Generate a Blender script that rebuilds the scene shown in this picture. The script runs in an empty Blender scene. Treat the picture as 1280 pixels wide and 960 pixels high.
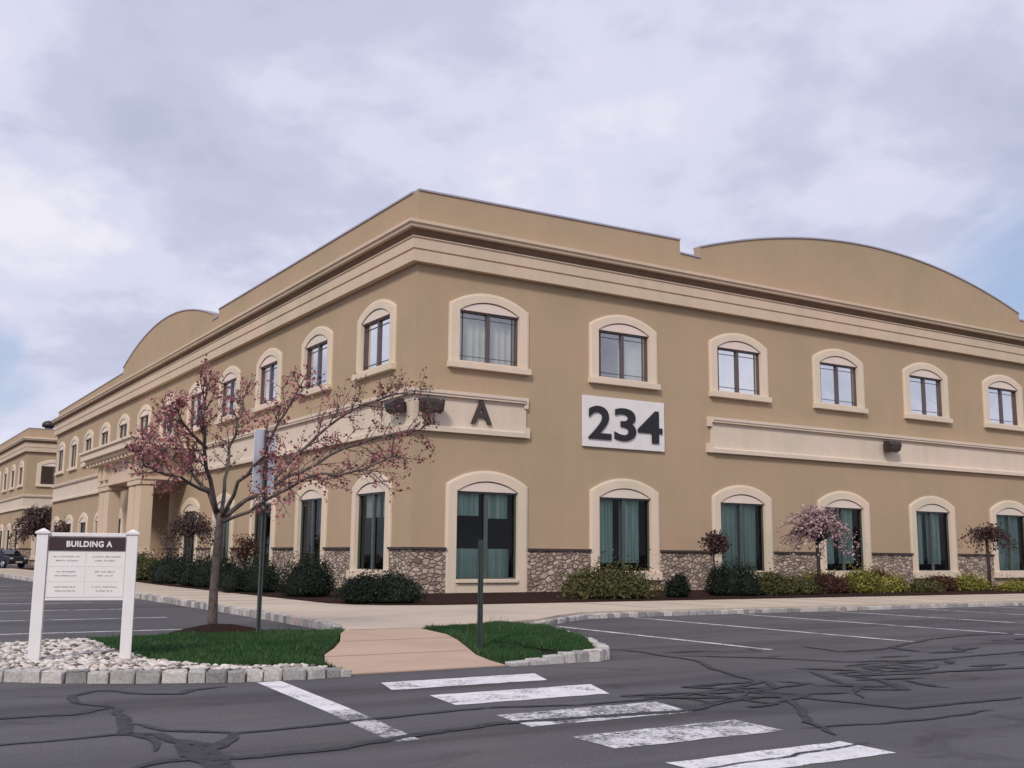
import bpy, bmesh, math, random
import numpy as np
from mathutils import Vector, Matrix

scene = bpy.context.scene
COL = scene.collection
rad = math.radians
random.seed(7)
rng = np.random.default_rng(7)

# ------------------------------------------------------------------ camera
cam_data = bpy.data.cameras.new("camera")
cam = bpy.data.objects.new("camera", cam_data)
COL.objects.link(cam)
cam_data.sensor_fit = 'HORIZONTAL'
cam_data.sensor_width = 36.0
cam_data.lens = 36.0 * 1345.29 / 1280.0
cam_data.clip_start = 0.1
cam_data.clip_end = 3000.0
cam.matrix_world = Matrix(((0.84532, -0.09079, -0.52648, -13.38307),
                           (-0.53419, -0.12796, -0.83563, -26.29389),
                           (0.0085, 0.98762, -0.15667, 1.2),
                           (0, 0, 0, 1)))
scene.camera = cam

# ------------------------------------------------------------------ light
SUN_AZ = math.atan2(-1.0, -0.9)
SUN_EL = rad(36)
world = bpy.data.worlds.new("World")
scene.world = world
world.use_nodes = True


class NT:
    def __init__(self, tree):
        self.t = tree
        tree.nodes.clear()

    def n(self, kind, **kw):
        nd = self.t.nodes.new(kind)
        for k, v in kw.items():
            if k.startswith('i_'):
                nd.inputs[k[2:].replace('_', ' ')].default_value = v
            elif k.startswith('n'):
                nd.inputs[int(k[1:])].default_value = v
            else:
                setattr(nd, k, v)
        return nd

    def l(self, a, b):
        self.t.links.new(a, b)

    def math(self, op, a, b=None, clamp=False):
        nd = self.t.nodes.new('ShaderNodeMath')
        nd.operation = op
        nd.use_clamp = clamp
        for i, v in enumerate((a, b)):
            if v is None:
                continue
            if isinstance(v, (int, float)):
                nd.inputs[i].default_value = v
            else:
                self.l(v, nd.inputs[i])
        return nd.outputs[0]

    def ramp(self, fac, stops, interp='LINEAR'):
        nd = self.t.nodes.new('ShaderNodeValToRGB')
        nd.color_ramp.interpolation = interp
        el = nd.color_ramp.elements
        while len(el) < len(stops):
            el.new(0.5)
        for e, (p, c) in zip(el, stops):
            e.position = p
            e.color = (c[0], c[1], c[2], 1) if not isinstance(c, (int, float)) else (c, c, c, 1)
        self.l(fac, nd.inputs[0])
        return nd.outputs[0]

    def mix(self, fac, a, b, blend='MIX'):
        nd = self.t.nodes.new('ShaderNodeMix')
        nd.data_type = 'RGBA'
        nd.blend_type = blend
        for sock, v in ((nd.inputs[0], fac), (nd.inputs[6], a), (nd.inputs[7], b)):
            if isinstance(v, (int, float)):
                sock.default_value = v
            elif isinstance(v, tuple):
                sock.default_value = (v[0], v[1], v[2], 1)
            else:
                self.l(v, sock)
        return nd.outputs[2]

    def noise(self, vec, scale, detail=4, rough=0.5, dist=0.0):
        nd = self.n('ShaderNodeTexNoise')
        nd.inputs['Scale'].default_value = scale
        nd.inputs['Detail'].default_value = detail
        nd.inputs['Roughness'].default_value = rough
        nd.inputs['Distortion'].default_value = dist
        if vec is not None:
            self.l(vec, nd.inputs['Vector'])
        return nd.outputs['Fac']


# sky: Nishita seen through a broken layer of cloud
w = NT(world.node_tree)
tc = w.n('ShaderNodeTexCoord')
sep = w.n('ShaderNodeSeparateXYZ')
w.l(tc.outputs['Generated'], sep.inputs[0])
den = w.math('ADD', w.math('MAXIMUM', sep.outputs['Z'], 0.0), 0.30)
comb = w.n('ShaderNodeCombineXYZ')
w.l(w.math('DIVIDE', sep.outputs['X'], den), comb.inputs[0])
w.l(w.math('DIVIDE', sep.outputs['Y'], den), comb.inputs[1])
comb.inputs[2].default_value = 3.7
cover_n = w.noise(comb.outputs[0], 1.3, 8, 0.6, 0.5)
comb2 = w.n('ShaderNodeVectorMath', operation='ADD')
w.l(comb.outputs[0], comb2.inputs[0])
comb2.inputs[1].default_value = (11.3, 4.2, 7.7)
tone_n = w.noise(comb2.outputs[0], 2.7, 10, 0.56, 0.10)


def toward(d, lo, hi):
    """a smooth patch of sky round one direction"""
    v = Vector(d).normalized()
    nd = w.n('ShaderNodeVectorMath', operation='DOT_PRODUCT')
    nrm = w.n('ShaderNodeVectorMath', operation='NORMALIZE')
    w.l(tc.outputs['Generated'], nrm.inputs[0])
    w.l(nrm.outputs[0], nd.inputs[0])
    nd.inputs[1].default_value = v
    mr = w.n('ShaderNodeMapRange', interpolation_type='SMOOTHSTEP')
    w.l(nd.outputs['Value'], mr.inputs[0])
    mr.inputs[1].default_value = math.cos(rad(hi))
    mr.inputs[2].default_value = math.cos(rad(lo))
    return mr.outputs[0]


gap_right = toward((0.86, 0.45, 0.225), 0.0, 10.0)
gap_left = toward((0.075, 0.985, 0.148), 0.0, 5.0)
bright_left = toward((0.08, 0.975, 0.205), 0.5, 8.0)
cover = w.math('ADD', cover_n, 0.20)
cover = w.math('SUBTRACT', cover, w.math('MULTIPLY', gap_right, 0.19))
cover = w.math('SUBTRACT', cover, w.math('MULTIPLY', gap_left, 0.30))
cover = w.math('ADD', cover, w.math('MULTIPLY', bright_left, 0.12))
cover_f = w.ramp(cover, [(0.34, 0.0), (0.64, 1.0)], 'EASE')
tone = w.math('ADD', tone_n, w.math('MULTIPLY', bright_left, 0.13))
cloud_c = w.ramp(tone, [(0.30, (4.3, 4.6, 6.0)), (0.43, (5.0, 5.2, 6.6)), (0.55, (6.1, 6.2, 7.6)), (0.70, (7.4, 7.3, 8.1))], 'EASE')
sky = w.n('ShaderNodeTexSky', sky_type='NISHITA', sun_disc=False)
sky.sun_elevation = SUN_EL
sky.sun_rotation = SUN_AZ
sky.air_density = 1.0
sky.dust_density = 1.0
blue = w.mix(0.62, sky.outputs[0], (3.6, 4.4, 6.5))
col = w.mix(cover_f, blue, cloud_c)
bg = w.n('ShaderNodeBackground', n1=0.1)
w.l(col, bg.inputs[0])
wo = w.n('ShaderNodeOutputWorld')
w.l(bg.outputs[0], wo.inputs[0])

sun_data = bpy.data.lights.new("sun", 'SUN')
sun_data.energy = 1.85
sun_data.angle = rad(10)
sun_data.color = (1.0, 0.93, 0.84)
sun = bpy.data.objects.new("sun", sun_data)
COL.objects.link(sun)
sd = Vector((math.sin(SUN_AZ) * math.cos(SUN_EL), math.cos(SUN_AZ) * math.cos(SUN_EL), math.sin(SUN_EL)))
sun.rotation_euler = sd.to_track_quat('Z', 'Y').to_euler()
sun.location = sd * 60

scene.view_settings.view_transform = 'Standard'
scene.view_settings.look = 'None'
scene.view_settings.exposure = 0.2
scene.view_settings.gamma = 1.0
scene.view_settings.use_curve_mapping = False
scene.render.engine = 'CYCLES'
scene.cycles.use_denoising = True
scene.cycles.max_bounces = 6
scene.cycles.transparent_max_bounces = 12


# ------------------------------------------------------------------ materials
def mat(name):
    m = bpy.data.materials.new(name)
    m.use_nodes = True
    t = NT(m.node_tree)
    out = t.n('ShaderNodeOutputMaterial')
    p = t.n('ShaderNodeBsdfPrincipled')
    t.l(p.outputs[0], out.inputs[0])
    return m, t, p, out


def bump(t, p, h, strength, dist):
    b = t.n('ShaderNodeBump')
    b.inputs['Strength'].default_value = strength
    b.inputs['Distance'].default_value = dist
    t.l(h, b.inputs['Height'])
    t.l(b.outputs[0], p.inputs['Normal'])


def plain(name, c, rough=0.6, var=0.12, scale=6.0, metal=0.0, bmp=0.0, bscale=60.0, spec=0.5):
    m, t, p, o = mat(name)
    g = t.n('ShaderNodeNewGeometry')
    nz = t.noise(g.outputs['Position'], scale, 5, 0.6)
    a = tuple(x * (1 - var) for x in c)
    b = tuple(min(1, x * (1 + var)) for x in c)
    t.l(t.ramp(nz, [(0.3, a), (0.7, b)]), p.inputs['Base Color'])
    p.inputs['Roughness'].default_value = rough
    p.inputs['Metallic'].default_value = metal
    p.inputs['Specular IOR Level'].default_value = spec
    if bmp:
        bump(t, p, t.noise(g.outputs['Position'], bscale, 4, 0.6), bmp, 0.01)
    return m


def stucco(name, c, streak=0.10):
    m, t, p, o = mat(name)
    g = t.n('ShaderNodeNewGeometry')
    pos = g.outputs['Position']
    n1 = t.noise(pos, 0.35, 5, 0.6)
    mp = t.n('ShaderNodeMapping')
    t.l(pos, mp.inputs[0])
    mp.inputs['Scale'].default_value = (2.2, 2.2, 0.13)
    n2 = t.noise(mp.outputs[0], 1.0, 5, 0.65)
    n3 = t.noise(pos, 28, 3, 0.6)
    base = t.ramp(n1, [(0.3, (c[0] * .90, c[1] * .945, c[2] * .90)), (0.5, c), (0.72, (c[0] * 1.09, c[1] * 1.02, c[2] * 1.05))])
    base = t.mix(1.0, base, t.ramp(n2, [(0.35, 1 - streak), (0.62, 1.0)]), 'MULTIPLY')
    base = t.mix(1.0, base, t.ramp(n3, [(0.3, 0.93), (0.7, 1.04)]), 'MULTIPLY')
    t.l(base, p.inputs['Base Color'])
    p.inputs['Roughness'].default_value = 0.9
    p.inputs['Specular IOR Level'].default_value = 0.2
    bump(t, p, t.noise(pos, 90, 4, 0.7), 0.35, 0.006)
    return m


M = {}
M['stucco'] = stucco('tan_stucco', (0.462, 0.340, 0.224), 0.03)
M['trim'] = stucco('cream_trim', (0.74, 0.61, 0.47), 0.04)
M['tympanum'] = stucco('tympanum_cream', (0.78, 0.66, 0.57), 0.03)
M['band'] = stucco('pale_band', (0.72, 0.60, 0.48), 0.06)
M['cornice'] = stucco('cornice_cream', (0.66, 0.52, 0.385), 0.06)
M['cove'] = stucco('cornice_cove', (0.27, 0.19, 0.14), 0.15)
M['cap'] = plain('stone_cap', (0.055, 0.04, 0.035), 0.7, 0.25)
M['coping'] = plain('coping_metal', (0.42, 0.39, 0.44), 0.45, 0.08, 3, 0.3)
M['roof'] = plain('roof_membrane', (0.12, 0.12, 0.13), 0.85)
M['dark'] = plain('dark_interior', (0.018, 0.02, 0.02), 0.9)
M['frame_up'] = plain('bronze_frame', (0.105, 0.078, 0.080), 0.4, 0.1)
M['frame_lo'] = plain('green_grey_frame', (0.075, 0.088, 0.080), 0.4, 0.1)
M['bronze'] = plain('dark_bronze', (0.035, 0.024, 0.022), 0.45, 0.2)
M['lens'] = plain('lamp_lens', (0.07, 0.06, 0.055), 0.15, 0.05)
M['black'] = plain('black_letters', (0.012, 0.010, 0.012), 0.45)
M['letter'] = plain('bronze_letter', (0.055, 0.038, 0.032), 0.45)
M['panel'] = plain('white_panel', (0.78, 0.74, 0.71), 0.5, 0.05, 2)
M['white'] = plain('white_vinyl', (0.78, 0.75, 0.73), 0.35, 0.04, 3)
M['header'] = plain('maroon_header', (0.045, 0.022, 0.026), 0.4)
M['text_grey'] = plain('grey_lettering', (0.22, 0.20, 0.20), 0.6)
M['groove'] = plain('panel_groove', (0.5, 0.47, 0.46), 0.6)
M['post'] = plain('green_post', (0.020, 0.034, 0.030), 0.5, 0.25, 9)
M['alu'] = plain('sign_back', (0.80, 0.82, 0.85), 0.45, 0.06, 5, 0.1)
M['grey_metal'] = plain('post_grey', (0.075, 0.085, 0.078), 0.55, 0.25, 9, 0.2)
M['soil'] = plain('soil', (0.035, 0.05, 0.018), 0.95, 0.4, 9)
M['bark'] = plain('bark', (0.105, 0.082, 0.072), 0.9, 0.45, 14, 0, 0.8, 40)
M['bark_dark'] = plain('dark_bark', (0.05, 0.035, 0.032), 0.9, 0.4, 14)
M['car'] = plain('car_paint', (0.02, 0.022, 0.035), 0.2, 0.05)
M['rubber'] = plain('rubber', (0.02, 0.02, 0.02), 0.8)
M['rim'] = plain('rim', (0.45, 0.45, 0.46), 0.3, 0.05, 3, 0.8)
M['headlight'] = plain('headlight_lens', (0.6, 0.6, 0.62), 0.1, 0.05)
M['plate'] = plain('licence_plate', (0.6, 0.6, 0.55), 0.5)
M['blind_grey'] = plain('grey_blind', (0.66, 0.66, 0.59), 0.8, 0.08, 3)
M['curtain_brown'] = plain('brown_curtain', (0.20, 0.13, 0.09), 0.9, 0.2)

m, t, p, o = mat('teal_vertical_blind')
g = t.n('ShaderNodeNewGeometry')
mp = t.n('ShaderNodeMapping'); t.l(g.outputs['Position'], mp.inputs[0]); mp.inputs['Scale'].default_value = (5, 5, .15)
t.l(t.ramp(t.noise(mp.outputs[0], 2.0, 2), [(0.35, (0.42, 0.50, 0.46)), (0.65, (0.76, 0.80, 0.76))]), p.inputs['Base Color'])
p.inputs['Roughness'].default_value = 0.9
M['curtain'] = m


def glass(name, tint, refl, gcol=(0.80, 0.80, 0.79), ior=1.5):
    m, t, p, o = mat(name)
    t.t.nodes.remove(p)
    tr = t.n('ShaderNodeBsdfTransparent'); tr.inputs[0].default_value = (*tint, 1)
    gl = t.n('ShaderNodeBsdfGlossy'); gl.inputs[0].default_value = (*gcol, 1); gl.inputs[1].default_value = 0.03
    g = t.n('ShaderNodeNewGeometry')
    b = t.n('ShaderNodeBump'); b.inputs['Strength'].default_value = 0.06; b.inputs['Distance'].default_value = 0.05
    t.l(t.noise(g.outputs['Position'], 1.6, 2), b.inputs['Height']); t.l(b.outputs[0], gl.inputs['Normal'])
    lw = t.n('ShaderNodeFresnel'); lw.inputs[0].default_value = ior
    f = t.math('ADD', lw.outputs[0], refl, True)
    mx = t.n('ShaderNodeMixShader'); t.l(f, mx.inputs[0]); t.l(tr.outputs[0], mx.inputs[1]); t.l(gl.outputs[0], mx.inputs[2])
    t.l(mx.outputs[0], o.inputs[0])
    return m


M['glass_up'] = glass('upper_glass', (0.80, 0.83, 0.79), 0.27)
M['glass_lo'] = glass('teal_glass', (0.70, 0.82, 0.77), 0.01, ior=1.28)
M['glass_car'] = glass('car_glass', (0.1, 0.1, 0.12), 0.15)

# fieldstone veneer
m, t, p, o = mat('fieldstone')
g = t.n('ShaderNodeNewGeometry')
mp = t.n('ShaderNodeMapping'); t.l(g.outputs['Position'], mp.inputs[0]); mp.inputs['Scale'].default_value = (5.2, 5.2, 8.6)
wb = t.n('ShaderNodeTexNoise'); wb.inputs['Scale'].default_value = 3.0; t.l(mp.outputs[0], wb.inputs['Vector'])
va = t.n('ShaderNodeVectorMath', operation='SCALE'); t.l(wb.outputs['Color'], va.inputs[0]); va.inputs['Scale'].default_value = 0.35
vb = t.n('ShaderNodeVectorMath', operation='ADD'); t.l(mp.outputs[0], vb.inputs[0]); t.l(va.outputs[0], vb.inputs[1])
v1 = t.n('ShaderNodeTexVoronoi'); t.l(vb.outputs[0], v1.inputs['Vector']); v1.inputs['Scale'].default_value = 1.0
v2 = t.n('ShaderNodeTexVoronoi', feature='DISTANCE_TO_EDGE'); t.l(vb.outputs[0], v2.inputs['Vector']); v2.inputs['Scale'].default_value = 1.0
sp = t.n('ShaderNodeSeparateColor'); t.l(v1.outputs['Color'], sp.inputs[0])
stone_c = t.ramp(sp.outputs[0], [(0.0, (0.22, 0.155, 0.12)), (0.25, (0.46, 0.345, 0.265)), (0.5, (0.62, 0.47, 0.36)), (0.75, (0.40, 0.30, 0.235)), (1.0, (0.70, 0.57, 0.46))])
stone_c = t.mix(1.0, stone_c, t.ramp(t.noise(g.outputs['Position'], 18, 4, .6), [(0.3, 0.7), (0.7, 1.15)]), 'MULTIPLY')
edge = t.ramp(v2.outputs['Distance'], [(0.02, 0.0), (0.09, 1.0)])
t.l(t.mix(edge, (0.17, 0.13, 0.105), stone_c), p.inputs['Base Color'])
p.inputs['Roughness'].default_value = 0.9
bump(t, p, t.ramp(v2.outputs['Distance'], [(0.0, 0.0), (0.18, 1.0)]), 1.0, 0.035)
M['stone'] = m

# asphalt: worn grey with dark stains and light aggregate
m, t, p, o = mat('asphalt')
g = t.n('ShaderNodeNewGeometry'); pos = g.outputs['Position']
big = t.ramp(t.noise(pos, 0.22, 6, 0.62, 0.4), [(0.3, (0.082, 0.078, 0.084)), (0.55, (0.108, 0.102, 0.106)), (0.75, (0.130, 0.122, 0.123))])
spk = t.ramp(t.noise(pos, 75, 3, 0.8), [(0.33, 0.62), (0.5, 1.0), (0.70, 1.5)])
c1 = t.mix(1.0, big, spk, 'MULTIPLY')
mp = t.n('ShaderNodeMapping'); t.l(pos, mp.inputs[0]); mp.inputs['Rotation'].default_value = (0, 0, 0.15); mp.inputs['Scale'].default_value = (0.12, 1.4, 1)
st = t.ramp(t.noise(mp.outputs[0], 0.8, 7, 0.65, .4), [(0.36, 0.66), (0.47, 0.9), (0.6, 1.06)])
c1 = t.mix(1.0, c1, st, 'MULTIPLY')
oil = t.ramp(t.noise(pos, 0.75, 6, 0.62, .8), [(0.60, 1.0), (0.68, 0.68)])
c1 = t.mix(1.0, c1, oil, 'MULTIPLY')
vf = t.n('ShaderNodeTexVoronoi'); vf.inputs['Scale'].default_value = 5.5; t.l(pos, vf.inputs['Vector'])
chip = t.ramp(vf.outputs['Distance'], [(0.035, 1.0), (0.07, 0.0)])
c1 = t.mix(t.math('MULTIPLY', chip, 0.55), c1, (0.30, 0.28, 0.27))
t.l(c1, p.inputs['Base Color'])
p.inputs['Roughness'].default_value = 0.85
p.inputs['Specular IOR Level'].default_value = 0.25
bump(t, p, t.noise(pos, 110, 4, 0.75), 0.5, 0.008)
M['asphalt'] = m

m, t, p, o = mat('crack_sealant')
g = t.n('ShaderNodeNewGeometry')
t.l(t.ramp(t.noise(g.outputs['Position'], 7, 4), [(0.3, (0.030, 0.029, 0.034)), (0.7, (0.058, 0.055, 0.061))]), p.inputs['Base Color'])
keep = t.ramp(t.noise(g.outputs['Position'], 14, 5, .7, .3), [(0.33, 0.0), (0.43, 0.95)])
tr = t.n('ShaderNodeBsdfTransparent'); mx = t.n('ShaderNodeMixShader')
t.l(keep, mx.inputs[0]); t.l(tr.outputs[0], mx.inputs[1]); t.l(p.outputs[0], mx.inputs[2]); t.l(mx.outputs[0], o.inputs[0])
p.inputs['Roughness'].default_value = 0.7
p.inputs['Specular IOR Level'].default_value = 0.3
M['seal'] = m


def paint(name, wear, c=(0.78, 0.76, 0.77)):
    m, t, p, o = mat(name)
    g = t.n('ShaderNodeNewGeometry'); pos = g.outputs['Position']
    p.inputs['Base Color'].default_value = (*c, 1)
    p.inputs['Roughness'].default_value = 0.7
    n1 = t.noise(pos, 26, 5, 0.75)
    n2 = t.noise(pos, 2.6, 4, 0.6, 0.5)
    a = t.math('ADD', t.math('MULTIPLY', n1, 0.55), t.math('MULTIPLY', n2, 0.45))
    keep = t.ramp(a, [(wear - 0.05, 0.0), (wear + 0.06, 1.0)])
    t.l(t.ramp(t.noise(pos, 5, 4, .6), [(0.3, tuple(x * .78 for x in c)), (0.6, c)]), p.inputs['Base Color'])
    tr = t.n('ShaderNodeBsdfTransparent')
    mx = t.n('ShaderNodeMixShader'); t.l(keep, mx.inputs[0]); t.l(tr.outputs[0], mx.inputs[1]); t.l(p.outputs[0], mx.inputs[2])
    t.l(mx.outputs[0], o.inputs[0])
    return m


M['paint'] = paint('worn_white_paint', 0.415)
M['paint_faded'] = paint('faded_white_paint', 0.485, (0.62, 0.60, 0.61))
M['paint_worn'] = paint('worn_thin_white_paint', 0.475, (0.70, 0.68, 0.69))
M['paint_line'] = paint('stall_line_paint', 0.455, (0.76, 0.74, 0.74))

m, t, p, o = mat('concrete_walk')
g = t.n('ShaderNodeNewGeometry'); pos = g.outputs['Position']
c1 = t.ramp(t.noise(pos, 0.5, 6, 0.6), [(0.3, (0.50, 0.41, 0.32)), (0.7, (0.60, 0.50, 0.39))])
c1 = t.mix(1.0, c1, t.ramp(t.noise(pos, 60, 3, 0.7), [(0.3, 0.87), (0.7, 1.07)]), 'MULTIPLY')
t.l(c1, p.inputs['Base Color'])
p.inputs['Roughness'].default_value = 0.9
bump(t, p, t.noise(pos, 80, 4, .7), 0.3, 0.005)
M['walk'] = m
m, t, p, o = mat('concrete_path')
g = t.n('ShaderNodeNewGeometry'); pos = g.outputs['Position']
c1 = t.ramp(t.noise(pos, 0.8, 6, 0.6), [(0.3, (0.47, 0.33, 0.24)), (0.7, (0.57, 0.40, 0.295))])
c1 = t.mix(1.0, c1, t.ramp(t.noise(pos, 60, 3, 0.7), [(0.3, 0.87), (0.7, 1.07)]), 'MULTIPLY')
t.l(c1, p.inputs['Base Color'])
p.inputs['Roughness'].default_value = 0.9
bump(t, p, t.noise(pos, 80, 4, .7), 0.3, 0.005)
M['path'] = m

m, t, p, o = mat('mulch')
g = t.n('ShaderNodeNewGeometry'); pos = g.outputs['Position']
t.l(t.ramp(t.noise(pos, 22, 5, 0.75), [(0.3, (0.018, 0.010, 0.008)), (0.6, (0.055, 0.028, 0.022)), (0.8, (0.10, 0.055, 0.04))]), p.inputs['Base Color'])
p.inputs['Roughness'].default_value = 0.95
p.inputs['Specular IOR Level'].default_value = 0.1
bump(t, p, t.noise(pos, 30, 5, .8), 1.0, 0.05)
M['mulch'] = m


def toned(name, stops, rough=0.75, trans=0.0):
    """colour picked per face from the mesh's own 'tone' attribute (leaf to leaf variation)"""
    m, t, p, o = mat(name)
    a = t.n('ShaderNodeAttribute', attribute_name='tone')
    c = t.ramp(a.outputs['Fac'], stops)
    t.l(c, p.inputs['Base Color'])
    p.inputs['Roughness'].default_value = rough
    p.inputs['Specular IOR Level'].default_value = 0.25
    if trans:
        tl = t.n('ShaderNodeBsdfTranslucent'); t.l(c, tl.inputs[0])
        mx = t.n('ShaderNodeMixShader'); mx.inputs[0].default_value = trans
        t.l(p.outputs[0], mx.inputs[1]); t.l(tl.outputs[0], mx.inputs[2]); t.l(mx.outputs[0], o.inputs[0])
    return m


M['granite'] = toned('granite_block', [(0, (0.26, 0.25, 0.24)), (0.5, (0.50, 0.475, 0.45)), (0.8, (0.62, 0.575, 0.53)), (1, (0.54, 0.43, 0.40))], 0.9)
M['cobble'] = toned('river_stone', [(0, (0.09, 0.075, 0.065)), (0.12, (0.28, 0.235, 0.20)), (0.45, (0.55, 0.50, 0.45)), (0.8, (0.72, 0.68, 0.63)), (1, (0.60, 0.50, 0.43))], 0.8)
M['grass'] = toned('grass', [(0, (0.022, 0.058, 0.018)), (0.5, (0.042, 0.102, 0.034)), (0.85, (0.070, 0.145, 0.050)), (1, (0.15, 0.17, 0.06))], 0.7, 0.25)
M['yew'] = toned('dark_evergreen', [(0, (0.006, 0.010, 0.005)), (0.6, (0.014, 0.024, 0.012)), (1, (0.032, 0.048, 0.024))], 0.7, 0.15)
M['olive'] = toned('olive_leaf', [(0, (0.03, 0.034, 0.012)), (0.5, (0.085, 0.085, 0.028)), (1, (0.17, 0.155, 0.065))], 0.75, 0.2)
M['golden'] = toned('golden_leaf', [(0, (0.09, 0.09, 0.015)), (0.5, (0.24, 0.22, 0.045)), (1, (0.42, 0.38, 0.11))], 0.75, 0.25)
M['rust'] = toned('rust_leaf', [(0, (0.030, 0.010, 0.008)), (0.5, (0.085, 0.034, 0.022)), (1, (0.16, 0.075, 0.045))], 0.8, 0.2)
M['maroon'] = toned('maroon_leaf', [(0, (0.035, 0.016, 0.018)), (0.6, (0.085, 0.045, 0.045)), (1, (0.17, 0.10, 0.09))], 0.8, 0.2)
M['blossom'] = toned('pink_blossom', [(0, (0.06, 0.025, 0.026)), (0.28, (0.19, 0.060, 0.065)), (0.55, (0.44, 0.150, 0.175)), (0.85, (0.58, 0.28, 0.30)), (1, (0.62, 0.42, 0.42))], 0.8, 0.25)
M['pale_blossom'] = toned('pale_blossom', [(0, (0.20, 0.10, 0.12)), (0.4, (0.44, 0.28, 0.30)), (1, (0.70, 0.54, 0.53))], 0.8, 0.25)
M['dusky'] = toned('dusky_twigs', [(0, (0.05, 0.032, 0.030)), (0.5, (0.12, 0.078, 0.072)), (1, (0.24, 0.16, 0.15))], 0.85, 0.2)


# ------------------------------------------------------------------ helpers
def link(name, me, material=None, parent=None):
    o = bpy.data.objects.new(name, me)
    COL.objects.link(o)
    if material is not None and not me.materials:
        me.materials.append(material)
    if parent is not None:
        o.parent = parent
    return o


def tag(o, label=None, cat=None, group=None, kind=None):
    if label: o['label'] = label
    if cat: o['category'] = cat
    if group: o['group'] = group
    if kind: o['kind'] = kind
    return o


def thing(name, loc=(0, 0, 0), rz=0.0):
    o = bpy.data.objects.new(name, None)
    COL.objects.link(o)
    o.location = loc
    o.rotation_euler = (0, 0, rz)
    o.empty_display_size = 0.2
    return o


def copy_tree(o, parent=None):
    c = o.copy()
    COL.objects.link(c)
    if parent is not None:
        c.parent = parent
    for ch in [x for x in COL.objects if x.parent == o]:
        copy_tree(ch, c)
    return c


class MB:
    def __init__(self):
        self.v, self.f = [], []

    def poly(self, pts):
        b = len(self.v)
        self.v += [tuple(p) for p in pts]
        self.f.append(tuple(range(b, b + len(pts))))

    def box(self, x0, x1, y0, y1, z0, z1):
        b = len(self.v)
        self.v += [(x0, y0, z0), (x1, y0, z0), (x1, y1, z0), (x0, y1, z0), (x0, y0, z1), (x1, y0, z1), (x1, y1, z1), (x0, y1, z1)]
        for q in ((0, 3, 2, 1), (4, 5, 6, 7), (0, 1, 5, 4), (1, 2, 6, 5), (2, 3, 7, 6), (3, 0, 4, 7)):
            self.f.append(tuple(b + i for i in q))

    def prism(self, pts, fa, fb):
        """closed outline pts (u, w) extruded between maps fa and fb"""
        n = len(pts); b = len(self.v)
        self.v += [fa(*q) for q in pts] + [fb(*q) for q in pts]
        self.f.append(tuple(range(b, b + n)))
        self.f.append(tuple(range(b + 2 * n - 1, b + n - 1, -1)))
        for i in range(n):
            j = (i + 1) % n
            self.f.append((b + i, b + n + i, b + n + j, b + j))

    def sweep(self, rows):
        """rows: list of lists of points; closed profile at each station"""
        n = len(rows[0]); b = len(self.v)
        for r in rows: self.v += [tuple(q) for q in r]
        for k in range(len(rows) - 1):
            for i in range(n):
                j = (i + 1) % n
                self.f.append((b + k * n + i, b + k * n + j, b + (k + 1) * n + j, b + (k + 1) * n + i))
        self.f.append(tuple(b + i for i in range(n - 1, -1, -1)))
        self.f.append(tuple(b + (len(rows) - 1) * n + i for i in range(n)))

    def tube(self, pts, radii, n=6):
        pts = [Vector(q) for q in pts]
        b = len(self.v)
        up = Vector((0.31, 0.17, 0.93)).normalized()
        for i, q in enumerate(pts):
            d = (pts[min(i + 1, len(pts) - 1)] - pts[max(i - 1, 0)])
            d = d.normalized() if d.length > 1e-6 else Vector((0, 0, 1))
            x = d.cross(up)
            if x.length < 0.05: x = d.cross(Vector((1, 0, 0)))
            x.normalize(); y = d.cross(x)
            for k in range(n):
                a = 2 * math.pi * k / n
                self.v.append(tuple(q + (x * math.cos(a) + y * math.sin(a)) * radii[i]))
        for i in range(len(pts) - 1):
            for k in range(n):
                k2 = (k + 1) % n
                self.f.append((b + i * n + k, b + i * n + k2, b + (i + 1) * n + k2, b + (i + 1) * n + k))
        self.f.append(tuple(b + k for k in range(n - 1, -1, -1)))
        self.f.append(tuple(b + (len(pts) - 1) * n + k for k in range(n)))

    def mesh(self, name, bevel=0.0, smooth=False, seg=2):
        me = bpy.data.meshes.new(name)
        me.from_pydata(self.v, [], self.f)
        bm = bmesh.new(); bm.from_mesh(me)
        bmesh.ops.recalc_face_normals(bm, faces=bm.faces)
        if bevel:
            ed = [e for e in bm.edges if len(e.link_faces) == 2 and e.calc_face_angle(0) > 0.5]
            bmesh.ops.bevel(bm, geom=ed, offset=bevel, segments=seg, affect='EDGES', profile=0.6, clamp_overlap=True)
        bm.to_mesh(me); bm.free()
        if smooth:
            me.polygons.foreach_set('use_smooth', [True] * len(me.polygons))
        me.update()
        return me

    def build(self, name, material, parent=None, bevel=0.0, smooth=False):
        return link(name, self.mesh(name, bevel, smooth), material, parent)


def np_mesh(name, V, F, tone=None, smooth=False):
    """V (n,3), F (m,k) with constant k"""
    me = bpy.data.meshes.new(name)
    V = np.asarray(V, np.float32); F = np.asarray(F, np.int32)
    k = F.shape[1]
    me.vertices.add(len(V)); me.vertices.foreach_set('co', V.ravel())
    me.loops.add(F.size); me.loops.foreach_set('vertex_index', F.ravel())
    me.polygons.add(len(F))
    me.polygons.foreach_set('loop_start', np.arange(0, F.size, k, dtype=np.int32))
    me.polygons.foreach_set('loop_total', np.full(len(F), k, np.int32))
    if smooth: me.polygons.foreach_set('use_smooth', np.ones(len(F), bool))
    if tone is not None:
        a = me.attributes.new('tone', 'FLOAT', 'FACE')
        a.data.foreach_set('value', np.asarray(tone, np.float32))
    me.update(calc_edges=True)
    me.validate()
    return me


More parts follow.
